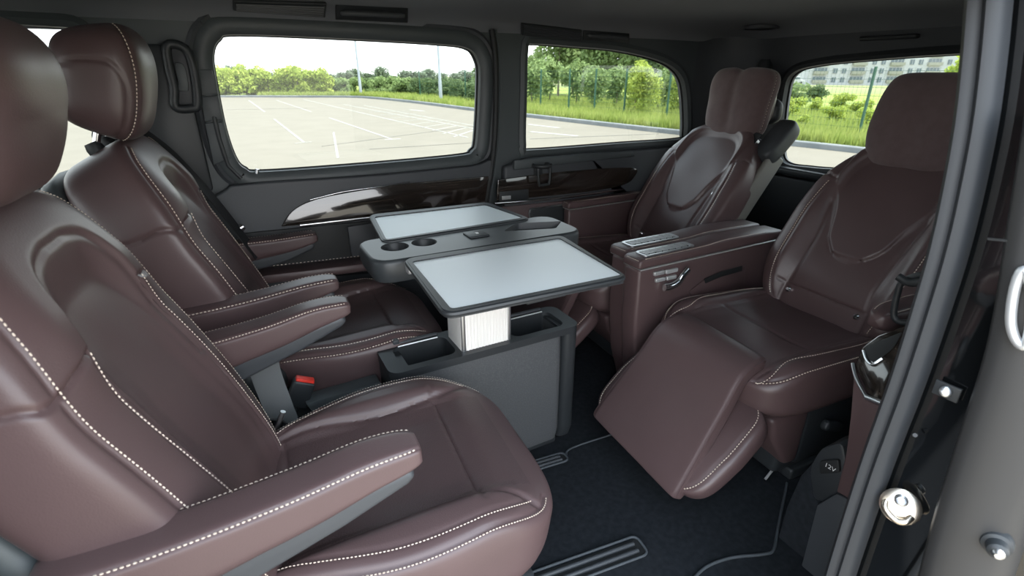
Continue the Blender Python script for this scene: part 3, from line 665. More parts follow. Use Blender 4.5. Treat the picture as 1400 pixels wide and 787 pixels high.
def rear_seat(label, X0, Yc, seed):
    r = thing('lounge_seat', label, 'seat', (X0, Yc, 0), math.pi + math.radians(-4), 'forward facing rear lounge seats')
    def Dc(x, q):
        a = np.abs(x); return sstep(.15, .20, a) * .022 * (1 - sstep(.80, .98, q)) - .006 * (1 - sstep(.1, .17, a)) - .01 * sstep(.85, 1, q)
    cu = Body([(-.12, .372), (0, .380), (.15, .388), (.30, .394), (.42, .392), (.50, .384)], smoothw([(0, .20), (.3, .235), (.6, .248), (1, .248)]), .060, .10, 5, 5.5, 4, Dc, 1, 120, 170, .0008, seed)
    for g in (-1, 1):
        f = (lambda d: d if g > 0 else 180 - d)
        cu.seam([('x', g * .165, .10), ('x', g * .168, .5), ('x', g * .170, .9), ('x', g * .168, .975)], .005, .0034)
        cu.seam([('x', g * .172, .97), ('x', g * .178, .84), ('a', f(56), .70), ('a', f(52), .45), ('a', f(52), .15)], .003, .004, ST2, g * .005)
        cu.seam([('a', f(48), .97), ('a', f(34), .88), ('a', f(30), .7), ('a', f(28), .4), ('a', f(28), .12)], .004, .004, ST2, g * .005)
    cu.seam([('x', -.165, .62), ('x', 0, .625), ('x', .165, .62)], .004, .005)
    cu.build('seat_cushion', 'leather', r)
    # ---- backrest
    def Db(x, q):
        a = np.abs(x); bol = .030 * sstep(.125, .185, a) * (1 - sstep(.55, .85, q)) * sstep(.0, .15, q)
        top = ((a / .155) ** 4 + np.abs((q - .60) / .33) ** 4) ** .25
        roll = .022 * sstep(.85, 1.05, top) * sstep(.58, .78, q)
        # raised shield-shaped upper pad
        wpad = np.interp(q, [.36, .40, .46, .55, .64, .72], [0, .05, .085, .105, .135, .16])
        pad = .010 * (1 - sstep(-.006, .010, a - wpad)) * sstep(.36, .40, q); return bol + roll + pad + .012 * np.exp(-((q - .28) / .12) ** 2)
    spn = [(.012, .36), (-.042, .50), (-.138, .68), (-.240, .82), (-.320, .925)]
    bk = Body(spn, smoothw([(0, .215), (.25, .24), (.55, .245), (.75, .232), (.9, .20), (1, .16)]), .050, .06, 5, 4.0, 5, Db, -1, 150, 190, .0008, seed + 1)
    pad = [(.165, .735), (.140, .66), (.112, .575), (.092, .475), (.060, .405), (0, .385), (-.060, .405), (-.092, .475), (-.112, .575), (-.140, .66), (-.165, .735)]
    bk.seam([('x', x, q) for x, q in pad], .005, .0034)
    bk.seam([('x', x, q) for x, q in [(-.145, .70), (-.135, .84), (-.10, .905), (0, .92), (.10, .905), (.135, .84), (.145, .70)]], .003, .008)
    for g in (-1, 1):
        f = (lambda d: d if g > 0 else 180 - d)
        bk.seam([('a', f(57), .12), ('a', f(57), .3), ('a', f(57), .55), ('a', f(60), .72)], .003, .004, ST2, g * .004)
        bk.seam([('a', f(10), .76), ('a', f(40), .755), ('x', g * .19, .745), ('x', g * .160, .73)], .005, .0034)
        bk.seam([('x', g * .145, .62), ('x', g * .128, .45), ('x', g * .126, .25), ('x', g * .135, .10)], .004, .007)
    bk.seam([('x', -.16, .195), ('x', 0, .19), ('x', .16, .195)], .005, .0034)
    bo = bk.build('backrest', 'leather', r)
    for x in (-.115, .115):
        th, q = bk.th(('x', x, .165)); p = bk.pos(np.array(th), np.array(q)); n = (.9, 0, .4)
        lathe('snap_stud', [(0, .010), (.005, .010), (.009, .006), (.0095, -.003)], 'chrome', bo, tuple(p + np.array([.003, 0, .001])), n, 14)
    sh = Body([(f - .058, z - .03) for f, z in spn], smoothw([(0, .21), (.5, .235), (1, .17)]), .024, .03, 5, 4, 6, None, -1, 40, 60, 0)
    sh.build('back_shell', 'plastic_grey', r)
    # ---- headrest behind the pillow
    hr = Body([(-.345, .925), (-.338, .99), (-.335, 1.05), (-.345, 1.14)], const(.135), .05, .07, 2.8, 2.8, 2.8, None, -1, 50, 80, .0005, seed + 2)
    for g in (-1, 1):
        f = (lambda d: d if g > 0 else 180 - d)
        hr.seam([('a', f(40), .05), ('a', f(36), .3), ('a', f(36), .7), ('a', f(44), .95)], .003, .004, ST2, 0)
    hr.build('headrest', 'leather', r)
    hs = Body([(-.405, .945), (-.40, 1.0), (-.40, 1.06)], const(.138), .05, .03, 3, 3, 3, None, -1, 30, 50, 0); hs.build('headrest_shell', 'plastic', r)
    for g in (-.055, .055): tube('headrest_post', [(-.338, g, .88), (-.345, g, .97)], .007, 'chrome', r, 12, up=(0, 1, 0))
    # ---- leg rest: upper panel over a wider lower pad
    lg = Body([(.430, .448), (.475, .446), (.520, .420), (.575, .335), (.645, .235), (.717, .130)], lerpw([0, .3, 1], [.155, .168, .196]), .018, .022, 10, 26, 10, None, 1, 90, 120, .0006, seed + 3)
    for g in (0, 1): lg.seam([('a', 35 if g else 145, .02), ('a', 32 if g else 148, .5), ('a', 32 if g else 148, .985)], .003, .003)
    lo = lg.build('leg_rest_panel', 'leather', r)
    lw = Body([(.445, .325), (.515, .280), (.605, .210), (.698, .128)], lerpw([0, .5, 1], [.238, .246, .236]), .040, .035, 5, 5, 4, None, 1, 80, 110, .0008, seed + 4)
    for a in (38, 142): lw.seam([('a', a, .06), ('a', a, .5), ('a', a, .92), ('a', a * .6 + 36, .985)], .003, .004, ST2, 0)
    lw.build('leg_rest_pad', 'leather', r)
    # ---- base
    box('seat_base', (.10, 0, .17), (.46, .36, .24), 'plastic', r, .02)
    prism('base_shell', [(.27, -.2, .10), (.32, -.2, .10), (.40, -.2, .22), (.42, -.2, .29), (.27, -.2, .30)], (0, .40, 0), 'leather', r, .015, 3); box('base_side', (.09, 0, .19), (.36, .39, .22), 'plastic', r, .015)
    box('recline_lever', (.17, .212, .205), (.085, .025, .032), 'plastic', r, .010, 4, rot=('Y', -.35))
    for g in (-1, 1): box('rail_foot', (.05, g * .16, .022), (.40, .05, .04), 'plastic', r, .008)
    # ---- integrated belt with shoulder box on the aisle side
    return r
seatD = rear_seat('brown leather lounge seat with raised leg rest at the right near the door jamb', 1.572, .804, 11)
seatC = rear_seat('brown leather lounge seat in the far rear corner below the rear side window', 1.575, 1.525, 17)
for st_ in (seatC, seatD):
    # belt box on the shoulder nearest the camera; belt runs down over the backrest
    bx_ = Body([(-.25, .835), (-.315, .895), (-.385, .965)], const(.044), .036, .044, 4, 5, 5, None, -1, 40, 50, 0)
    o = bx_.build('belt_box', 'plastic_grey', st_); o.location = (.0, .205, .0)
    ribbon('shoulder_belt', catmull([(-.262, .165, .93), (-.215, .150, .865), (-.150, .140, .765), (-.115, .152, .70)], 6), (.0, .95, .2), .047, .003, 'belt_black', st_)
    lathe('belt_tongue', [(0, .006), (.010, .006), (.013, 0), (0, 0)], 'chrome', st_, (-.10, .145, .70), (.9, 0, .4), 14)
    box('lit_side_panel', (-.195, .232, .69), (.085, .020, .40), 'panel_lit', st_, .009, rot=('Y', -.60))  # added panel; its grey imitates light reflected off the leather backrest side
bkp = onY(1010, 408, 1.06); buckle(seatD, (1.572 - bkp[0] - .015, -.236, bkp[2] - .066), .35)
ribbon('lap_belt', catmull([(-.10, .225, .70), (-.02, .235, .58), (.06, .24, .47), (.06, .235, .40)], 6), (.85, .1, .3), .045, .003, 'belt_black', seatD)

# soft pillows hung on the rear headrests
def pillow(label, loc, seed, butterfly):
    if butterfly:
        Dp = lambda x, q: -.007 * np.exp(-(x / .024) ** 2) * (.6 + .4 * np.cos((q - .5) * 6)); w_ = smoothw([(0, .118), (.2, .142), (.5, .150), (.8, .155), (1, .150)])
    else:
        Dp = lambda x, q: -.004 * np.exp(-(x / .03) ** 2); w_ = smoothw([(0, .130), (.3, .150), (.6, .150), (1, .135)])
    b = Body([(.0, 0), (-.004, .09), (-.012, .18), (-.030, .275)], w_, .058, .045, 3.2, 6, 5, Dp, -1, 90, 130, .0012, seed)
    for a in (4, 176): b.seam([('a', a, .06), ('a', a, .35), ('a', a, .65), ('a', a, .94)], .002, .004, (.011, .006, .001), 0)
    if butterfly:
        # pinch the outline at the top and bottom of the middle
        old = b.pos
        def pos2(th, q, old=old):
            p = old(th, q); k = np.exp(-(p[..., 1] / .022) ** 2); qq = np.asarray(q)
            p = p.copy(); p[..., 2] += k * (.010 * (1 - sstep(0, .25, qq)) - .010 * sstep(.75, 1, qq)); return p
        b.pos = pos2
    r = thing('headrest_pillow', label, 'pillow', loc, math.pi + math.radians(-4), 'pillows on the rear headrests')
    b.build('pillow_body', 'suede', r, 'thread_dim')
    ribbon('strap', [(-.03, -.09, .20), (-.11, -.085, .20), (-.11, .085, .20), (-.03, .09, .20)], (0, 0, 1), .03, .003, 'suede', r)
    return r
pillow('plump brown suede pillow on the headrest of the seat near the jamb', (1.83, .795, .870), 2, False)
pillow('butterfly shaped brown suede pillow on the far rear headrest', (1.86, 1.487, .888), 4, True)

# ================================================================== table, consoles, floor details
def adopt(root, *obs):
    for o in obs: o.parent = root; o.location = Vector(o.location) - root.location
    return obs[0]
def roundpoly(pts, r, k=5):
    out = []; n = len(pts); P = [np.array(p, float) for p in pts]
    for i in range(n):
        a, b, c = P[i - 1], P[i], P[(i + 1) % n]; u = (a - b) / np.linalg.norm(a - b); v = (c - b) / np.linalg.norm(c - b)
        rr = min(r, .45 * np.linalg.norm(a - b), .45 * np.linalg.norm(c - b)); p0, p2 = b + u * rr, b + v * rr
        for j in range(k + 1): t = j / k; out.append((1 - t) ** 2 * p0 + 2 * t * (1 - t) * b + t * t * p2)
    return out
T = thing('folding_table', 'folding table with two pale trays standing on a dark pedestal between the seats', 'table', (.52, 1.22, 0))
bz = .442
shell = rrect(.205, .835, 1.112, 1.315, .035, 5)
def vsweep(name, loops, m, smooth=40, cap=True):
    V = []; Fc = []; k = len(loops[0][0])
    for l, z in loops:
        for a, b in l: V.append((a, b, z))
    for i in range(len(loops) - 1):
        for q in range(k): Fc.append((i * k + q, i * k + (q + 1) % k, (i + 1) * k + (q + 1) % k, (i + 1) * k + q))
    if cap: Fc.append(tuple(reversed(range(k)))); Fc.append(tuple(range((len(loops) - 1) * k, len(loops) * k)))
    bm = bmesh.new(); bm.from_mesh(mesh_from(V, Fc)); return link(name, from_bm(bm), m, None, smooth)
def sc_(l, d): l = np.array(l); c = np.array([.52, 1.2135]); return [tuple(p) for p in offs(l, d)]
adopt(T, vsweep('pedestal_body', [(rrect(.31, .785, 1.118, 1.255, .03, 5), .03), (rrect(.31, .785, 1.108, 1.262, .03, 5), .07), (rrect(.31, .785, 1.108, 1.262, .03, 5), .30), (rrect(.31, .785, 1.112, 1.259, .03, 5), bz - .02)], 'panel', cap=False))
for nm, x0, x1 in (('end_cap', .252, .309), ('end_cap', .786, .838)):
    adopt(T, vsweep(nm, [(rrect(x0, x1, 1.125, 1.25, .02, 5), .02), (rrect(x0, x1, 1.111, 1.26, .02, 5), .06), (rrect(x0, x1, 1.111, 1.26, .02, 5), bz - .012)], 'plastic'))
lb = rrect(.288, .445, 1.130, 1.238, .025, 5); rb = rrect(.622, .80, 1.130, 1.238, .025, 5)
adopt(T, holed('pedestal_rim', rrect(.250, .84, 1.106, 1.264, .03, 6), [lb, rb], lambda a, b: (a, b, bz), 'plastic', thick=(0, 0, -.022)))
for l in (lb, rb):
    bn = vsweep('storage_bin', [(l, bz - .004), (offs(l, -.006), bz - .17)], 'plastic', cap=False); adopt(T, bn)
    fl_ = holed('bin_floor', offs(l, -.004).tolist(), [], lambda a, b: (a, b, bz - .168), 'plastic'); adopt(T, fl_)
    c = np.array(l); x0, x1 = c[:, 0].min(), c[:, 0].max()
    adopt(T, box('bin_latch', ((x0 + x1) / 2, 1.25, bz + .006), ((x1 - x0) * .8, .012, .008), 'plastic_grey', None, .003))
    adopt(T, tube('bin_edge', [(x0 + .02, 1.236, bz + .002), (x1 - .02, 1.236, bz + .002)], .0022, 'silver_plastic', None, 6))
    adopt(T, box('hinge_knob', (x0 + .018, 1.25, bz + .012), (.02, .016, .016), 'plastic_grey', None, .005))
adopt(T, box('pedestal_foot', (.53, 1.185, .02), (.5, .12, .035), 'plastic', None, .01))
# aluminium lifting column with ribbed face
adopt(T, box('lifting_column', (.533, 1.18, .50), (.154, .105, .40), 'alu', None, .006))
for k in range(13): adopt(T, box('column_rib', (.475 + k * .0098, 1.1272, .50), (.004, .003, .39), 'alu', None, .001, 1))
adopt(T, box('column_corner', (.4625, 1.1285, .50), (.012, .006, .398), 'silver', None, .002)); adopt(T, box('column_corner', (.603, 1.1285, .50), (.010, .006, .398), 'silver', None, .002))
# centre bar
zt = .735
def onTop(x, y, z=zt): p = onZ(x, y, z); return (p[0], p[1])
bar_o = roundpoly([onTop(500, 348), onTop(552, 326 - 2), onTop(716, 298), onTop(790, 309), onTop(790, 325), onTop(562, 356)], .035, 6)
bar_o = roundpoly([(.246, 1.135), (.846, 1.118), (.846, 1.318), (.246, 1.335)], .055, 7)
bar_o = [tuple(p) for p in bar_o]
cups = [(onTop(540, 337), .036), (onTop(580, 331), .034)]
ch = [[(c[0] + r * math.cos(a), c[1] + r * math.sin(a)) for a in np.linspace(0, 2 * math.pi, 25)[:-1]] for c, r in cups]
rec = [tuple(p) for p in roundpoly([onTop(688, 316), onTop(705, 305), onTop(768, 302), onTop(760, 312)], .014, 5)]
adopt(T, holed('bar_top', offs(bar_o, -.008).tolist(), ch + [rec], lambda a, b: (a, b, zt), 'bar'))
bo = np.array(bar_o)
adopt(T, vsweep('centre_bar', [(offs(bo, -.03), zt - .068), (offs(bo, -.006), zt - .058), (bo, zt - .04), (bo, zt - .010), (offs(bo, -.003), zt - .003), (offs(bo, -.0085), zt)], 'bar', cap=False))
adopt(T, holed('bar_underside', offs(bo, -.03).tolist(), [], lambda a, b: (a, b, zt - .068), 'plastic'))
for l in ch: adopt(T, vsweep('cup_well', [(l, zt), (offs(np.array(l), -.003), zt - .004), (offs(np.array(l), -.006), zt - .04), ([tuple(p) for p in np.array(l) * 0 + np.array(l).mean(0)], zt - .04)], 'plastic', cap=False))
adopt(T, vsweep('tray_well', [(rec, zt), (offs(np.array(rec), -.006), zt - .018), ([tuple(p) for p in np.array(rec) * 0 + np.array(rec).mean(0)], zt - .018)], 'plastic', cap=False))
lt = onTop(651, 321); adopt(T, box('latch_button', (lt[0], lt[1], zt + .002), (.058, .055, .006), 'plastic', None, .003)); adopt(T, box('latch_symbol', (lt[0] + .002, lt[1], zt + .0056), (.008, .012, .001), 'white_print', None))
def tray(px, inner, label):
    P = [tuple(p) for p in roundpoly([onTop(*p, zt + .006) for p in px], .026, 6)]; I = [tuple(p) for p in roundpoly([onTop(*p, zt + .006) for p in inner], .012, 5)]
    fr = holed('tray_frame', P, [I], lambda a, b: (a, b, zt + .006), 'plastic', thick=(0, 0, -.016)); adopt(T, fr)
    rim = sweep('tray_rim', [(a, b, zt - .001) for a, b in P], ring(.006, 8), 'plastic', None, closed=True); adopt(T, rim)
    sf = holed('tray_surface', offs(np.array(I), .003).tolist(), [], lambda a, b: (a, b, zt + .003), 'tray', thick=(0, 0, -.008)); adopt(T, sf)
    return fr
tray([(554, 353), (767, 321), (857, 377), (609, 427)], [(563, 357), (765, 325), (851, 375), (617, 422)], 0)
tray([(506, 293), (666, 276), (724, 298), (525, 329)], [(512, 296), (663, 279), (716, 297), (528, 327)], 0)
p = [onZ(*q, zt - .030) for q in ((652, 428), (853, 388))]; d_ = (p[1] - p[0])
adopt(T, prism('tray_slide', [p[0], p[1], p[1] + np.array([0, .03, 0]), p[0] + np.array([0, .03, 0])], (0, 0, .022), 'plastic_grey', None, .003))
adopt(T, box('tray_hinge', (.335, 1.128, zt - .020), (.03, .03, .03), 'silver_plastic', None, .004)); adopt(T, box('tray_hinge', (.74, 1.11, zt - .020), (.03, .03, .03), 'silver_plastic', None, .004))
adopt(T, box('tray_support', (.53, .98, zt - .024), (.10, .32, .014), 'plastic', None, .004)); adopt(T, box('tray_support', (.53, 1.44, zt - .024), (.10, .26, .014), 'plastic', None, .004))
adopt(T, box('column_head', (.533, 1.205, zt - .05), (.19, .13, .04), 'plastic', None, .008))

# armrest consoles beside the rear seats
def console(label, x0, x1, y0, y1, vents, controls, z=.62, low=.05):
    r = thing('armrest_console', label, 'console', ((x0 + x1) / 2, (y0 + y1) / 2, 0), 0, 'leather armrest consoles')
    yw = y1 - y0
    pr_ = [(x0 + .008, z - .035), (x0 + .012, .40), (x0 + .035, .22), (x0 + .09, low), (x1, low), (x1, z - .035)]
    adopt(r, prism('console_body', [(a, y0 + .005, b) for a, b in pr_], (0, yw - .010, 0), 'leather', None, .012, 3))
    top = [(x0, z - .032), (x0 + .004, z - .004), (x0 + .02, z), (x0 + .27, z + .002), (x0 + .33, z + .006), (x0 + .40, z + .009), (x1 - .10, z + .006), (x1, z + .0), (x1, z - .032)]
    if not vents: top = [(x0, z - .032), (x0 + .004, z - .004), (x0 + .02, z), (x1, z), (x1, z - .032)]
    lid = adopt(r, prism('console_lid', [(a, y0, b) for a, b in top], (0, yw, 0), 'leather', None, .009, 3))
    adopt(r, box('console_piping', ((x0 + x1) / 2 + .004, (y0 + y1) / 2, z - .034), (x1 - x0 - .01, yw + .001, .004), 'silver_plastic', None, .001, 1))
    ln = np.array([(x0 + .025, y0 + .004, z - .001), (x0 + .27, y0 + .004, z + .001), (x0 + .33, y0 + .004, z + .005), (x0 + .40, y0 + .004, z + .008), (x1 - .1, y0 + .004, z + .005)] if vents else [(x0 + .025, y0 + .004, z - .001), (x1, y0 + .004, z - .001)])
    adopt(r, stitch_line(None, catmull(ln, 8), (0, -.5, 1), ST)); adopt(r, stitch_line(None, np.linspace((x0 + .006, y0 + .01, z - .006), (x0 + .006, y1 - .01, z - .006), 8), (-.6, 0, 1), ST))
    if vents:
        vx0, vx1, vy0, vy1 = x0 + .035, x0 + .255, y0 + .014, y1 - .014
        fr = adopt(r, holed('vent_frame', rrect(vx0, vx1, vy0, vy1, .016, 5), [rrect(vx0 + .010, vx1 - .010, vy0 + .009, vy1 - .009, .010, 5)], lambda a, b: (a, b, z + .0045), 'silver', thick=(0, 0, -.008)))
        adopt(r, box('vent_well', ((vx0 + vx1) / 2, (vy0 + vy1) / 2, z + .0012), (vx1 - vx0 - .012, vy1 - vy0 - .012, .003), 'blackrubber', None))
        for k in range(5):
            y = vy0 + .012 + (vy1 - vy0 - .024) * (k + .5) / 5; adopt(r, box('vent_slat', ((vx0 + vx1) / 2, y, z + .0035), (vx1 - vx0 - .022, .003, .006), 'silver_plastic', None, rot=None))
        for k in range(7):
            x = vx0 + .012 + (vx1 - vx0 - .024) * (k + .5) / 7; adopt(r, box('vent_fin', (x, (vy0 + vy1) / 2, z + .004), (.0022, vy1 - vy0 - .02, .004), 'plastic', None))
    if controls:
        Yc = y0 + .004
        for k, (xa, xb, ya, yb) in enumerate(((893, 907, 374, 371), (909, 925, 371, 368), (895, 908, 383, 380), (910, 923, 380, 377))):
            a = onY(xa, ya, Yc); b = onY(xb, yb, Yc)
            adopt(r, box('seat_button', tuple((a + b) / 2 + np.array([0, -.003, 0])), (abs(b[0] - a[0]), .010, .0135), 'silver_plastic', None, .003))
        hp_ = [onY(x, y, Yc - .016) for x, y in ((908, 393), (918, 391), (928, 385), (934, 376), (941, 368))]
        adopt(r, tube('release_handle', catmull(hp_, 6), .0125, 'chrome', None, 10, up=(0, 1, 0), ry=.010))
        kb = adopt(r, lathe('handle_knob', [(0, .02), (.008, .02), (.0125, .014), (.013, 0)], 'chrome', None, tuple(onY(910, 391, Yc)), (0, -1, 0), 18))
        pk = [onY(x, y, Yc) for x, y in ((944, 403), (958, 385), (985, 372), (1015, 364), (1018, 369), (1016, 396), (1005, 402))]
        adopt(r, prism('side_pocket', [tuple(p) for p in catmull(pk, 4, True)], (0, -.004, 0), 'leather', None, .0015))
        sl = [onY(x, y, Yc - .004) for x, y in ((962, 381), (985, 371), (1014, 363), (1014, 370), (985, 378), (964, 387))]
        adopt(r, prism('pocket_opening', [tuple(p) for p in sl], (0, -.003, 0), 'blackrubber', None, .001))
    return r
console('near vented leather armrest console with chrome release handle', 1.035, 1.72, 1.088, 1.170, True, True)
console('vented leather armrest console on the far side of the pair', 1.062, 1.72, 1.183, 1.270, True, False)
console('plain leather armrest box beside the far rear seat under the window', 1.255, 1.70, 1.797, 1.850, False, False, .625)

# near quarter trim beside the seat at the right: leather upright, wood and chrome top, cup holder
def QX(x, y, X): p = onX(x, y, X); return p
Q = thing('quarter_trim', 'brown leather side trim with wood and chrome top beside the door jamb', 'trim', (1.25, .42, 0))
fx = lambda y: 1.06 + max(0, (560 - y)) * .0011
def QP(x, y): return QX(x, y, fx(y))
lower = [(1166, 512), (1187, 545), (1214, 558), (1206, 620), (1175, 690), (1143, 672), (1156, 620), (1164, 560)]
adopt(Q, prism('leather_upright', [tuple(QP(*p)) for p in lower], (.30, -.02, 0), 'leather', None, .004))
top = [(1168, 500), (1187, 540), (1216, 553), (1252, 470), (1262, 446), (1235, 446), (1200, 458), (1178, 474)]
adopt(Q, prism('wood_cap', [tuple(QP(*p)) for p in top], (.25, -.03, -.06), 'wood', None, .004))
adopt(Q, tube('chrome_edge', catmull([QP(*p) - np.array([.004, 0, 0]) for p in ((1167, 496), (1172, 516), (1186, 542))], 5), .004, 'silver', None, 8))
adopt(Q, tube('chrome_lip', [QP(1186, 542) - np.array([.004, 0, 0]), QP(1218, 555) - np.array([.004, 0, 0])], .0065, 'silver', None, 8))
adopt(Q, prism('cup_recess', [tuple(QP(*p) - np.array([.003, 0, 0])) for p in roundpoly([(1182, 474), (1212, 462), (1236, 452), (1222, 476), (1196, 496), (1184, 488)], 8, 4)], (.004, 0, 0), 'blackrubber', None, .001))
adopt(Q, tube('cup_rim', catmull([QP(*p) - np.array([.005, 0, 0]) for p in ((1182, 478), (1186, 490), (1194, 497), (1208, 489))], 5), .0028, 'silver', None, 6))
adopt(Q, prism('lower_panel', [tuple(onX(*p, 1.075)) for p in ((1143, 674), (1178, 692), (1160, 810), (1085, 810), (1116, 690))], (.3, -.02, 0), 'plastic_grey', None, .006))
adopt(Q, prism('wheel_arch_cover', [tuple(onX(*p, 1.10)) for p in ((1092, 650), (1112, 628), (1150, 655), (1142, 720), (1120, 815), (1042, 815), (1058, 745), (1074, 690))], (.5, -.05, 0), 'carpet', None, .012))
sk = prism('socket_housing', [tuple(onX(*p, 1.09)) for p in roundpoly([(1106, 640), (1122, 612), (1152, 604), (1158, 640), (1148, 690), (1112, 684)], 10, 4)], (.08, 0, 0), 'plastic', None, .006); adopt(Q, sk)
adopt(Q, prism('socket_cap', [tuple(onX(*p, 1.082)) for p in roundpoly([(1120, 630), (1146, 628), (1148, 646), (1120, 648)], 4, 4)], (.02, 0, 0), 'blackrubber', None, .002))
fc = bpy.data.curves.new('print', 'FONT'); fc.body = '12V'; fc.size = .016; fc.align_x = 'CENTER'; fo = bpy.data.objects.new('tmp', fc); COL.objects.link(fo)
dg = bpy.context.evaluated_depsgraph_get(); tm = bpy.data.meshes.new_from_object(fo.evaluated_get(dg)); bpy.data.objects.remove(fo)
pt = link('socket_print', tm, 'white_print', None, 0); pc = onX(1134, 641, 1.080); pt.rotation_euler = (math.pi / 2, 0, -math.pi / 2); pt.location = pc; adopt(Q, pt)
# near arm pad of the rear seat and the plastic belt loop over it
ap = thing('arm_pad', 'small brown leather arm pad between the right seat and the jamb', 'armrest', tuple(onX(1246, 424, 1.38)))
b_ = Body([(-.10, 0), (0, .0), (.16, .01)], const(.034), .028, .03, 3.5, 3, 3.5, None, 1, 50, 60, .0005, 3)
for a in (60, 120): b_.seam([('a', a, .06), ('a', a, .5), ('a', a, .95)], .0025, .003, ST)
pb = b_.build('pad', 'leather', ap); pb.rotation_euler = (0, 0, math.pi)
bl = thing('belt_loop', 'black plastic belt guide loop beside the jamb', 'belt guide', tuple(onX(1240, 400, 1.22)))
lpx = [onX(x, y, 1.22) - np.array(bl.location) for x, y in ((1236, 384), (1228, 398), (1222, 430), (1232, 440), (1252, 436), (1268, 400), (1264, 376))]
tube('loop', catmull([tuple(p) for p in lpx], 5, True), .007, 'plastic', bl, 8, up=(1, 0, 0), closed=True)
lp2 = [onX(x, y, 1.21) - np.array(bl.location) for x, y in ((1228, 378), (1244, 386), (1268, 384))]
tube('cross_bar', catmull([tuple(p) for p in lp2], 5), .009, 'plastic', bl, 8, up=(1, 0, 0))

# floor: rail slots, mat edges
def rail(px0, px1, w, label_):
    a, b = onZ(*px0, .0), onZ(*px1, .0); d = (b - a) / np.linalg.norm(b - a); s = np.array([-d[1], d[0], 0])
    prism('floor_rail', [tuple(a - s * w), tuple(b - s * w), tuple(b + s * w), tuple(a + s * w)], (0, 0, .003), 'blackrubber', floor, 0)
    for k in (-.45, .45): tube('rail_ridge', [tuple(a + s * w * k + np.array([0, 0, .005])), tuple(b + s * w * k + np.array([0, 0, .005]) - d * .02)], .006, 'plastic_grey', floor, 8)
    rim = roundpoly([a - s * w * 1.25 - d * .0, b - s * w * 1.25, b + s * w * 1.25, a + s * w * 1.25], .02, 5)
    tube('rail_binding', [tuple(p + np.array([0, 0, .006])) for p in rim], .0035, 'binding', floor, 8, closed=True)
rail((560, 862), (878, 746), .024, 0)
rail((560, 690), (774, 625), .016, 0)
def bind(px, r=.0045): tube('mat_edge', catmull([onZ(x, y, .004) for x, y in px], 6), r, 'binding', floor, 8)
bind([(774, 622), (782, 612), (835, 594), (858, 588)], .003)
bind([(940, 800), (965, 775), (1000, 762), (1045, 757), (1058, 750), (1064, 720), (1076, 660)], .004)
tube('floor_trim', [onZ(1046, 655, .02), onZ(1064, 632, .06)], .004, 'silver_plastic', floor, 6)
# seat rails between the front seats
tag(prism('seat_rail', [tuple(onY(*p, 1.185)) for p in ((418, 552), (520, 522), (524, 533), (428, 564))], (0, .05, 0), 'plastic_slate', None, .004), 'grey plastic seat rail cover between the two front seats', 'seat rail')

# ================================================================== outside
GZ = -.55
def gp(x, y, z=GZ): return onZ(x, y, z)
kerb_pts = [(12.75, -40), (12.72, -10), (12.70, 2), (12.66, 6.2), (12.3, 9), (11.75, 11.5), (11.4, 14.8), (11.0, 18.9), (10.6, 23), (10.2, 31), (9.3, 37.5), (8.3, 39.8), (4.7, 42.3), (0, 44.9), (-12, 49), (-30, 54), (-60, 58)]
kc = catmull(kerb_pts, 4)
lot = struct(link('ground', mesh_from([(*p, GZ) for p in kc] + [(-60, -40, GZ)], [tuple(range(len(kc) + 1))]), 'asphalt', None, 0), 'sunlit pale asphalt of the parking lot', 'ground')
tag(sweep('kerb', [(*p, GZ + .06) for p in kc], [(-.09, -.1), (-.09, .05), (-.07, .07), (.09, .07), (.09, -.1)], 'kerb'), 'pale concrete kerb around the parking lot edge', 'kerb')
# terrain fanning outward from the kerb
cen = np.array([-12., 4.]); ds = [0, .8, 2, 4, 7, 12, 20, 34, 60, 110, 200, 420, 900]
V = []; Fc = []; mi = []
for p in kc:
    d = (p - cen) / np.linalg.norm(p - cen)
    for k, e in enumerate(ds): V.append((p[0] + d[0] * e, p[1] + d[1] * e, GZ + .10 - .0125 * min(e, 420) + (.05 * math.sin(p[0] * 1.7 + e) if 1 < e < 50 else 0)))
nk = len(ds)
for i in range(len(kc) - 1):
    for k in range(nk - 1): Fc.append((i * nk + k, i * nk + k + 1, (i + 1) * nk + k + 1, (i + 1) * nk + k)); mi.append(0 if ds[k] < 55 else 1)
bm = bmesh.new(); me = mesh_from(V, Fc); me.materials.append(M['grass']); me.materials.append(M['field']); me.polygons.foreach_set('material_index', mi)
mead = bpy.data.objects.new('meadow', me); COL.objects.link(mead); struct(mead, 'bright green meadow beyond the kerb', 'meadow')
def terrain_z(x, y):
    d = math.hypot(x - cen[0], y - cen[1]); k = kc[np.argmin(np.abs(np.arctan2(kc[:, 1] - cen[1], kc[:, 0] - cen[0]) - math.atan2(y - cen[1], x - cen[0])))]
    return GZ + .10 - .0125 * min(420, max(0, d - math.hypot(*(k - cen))))
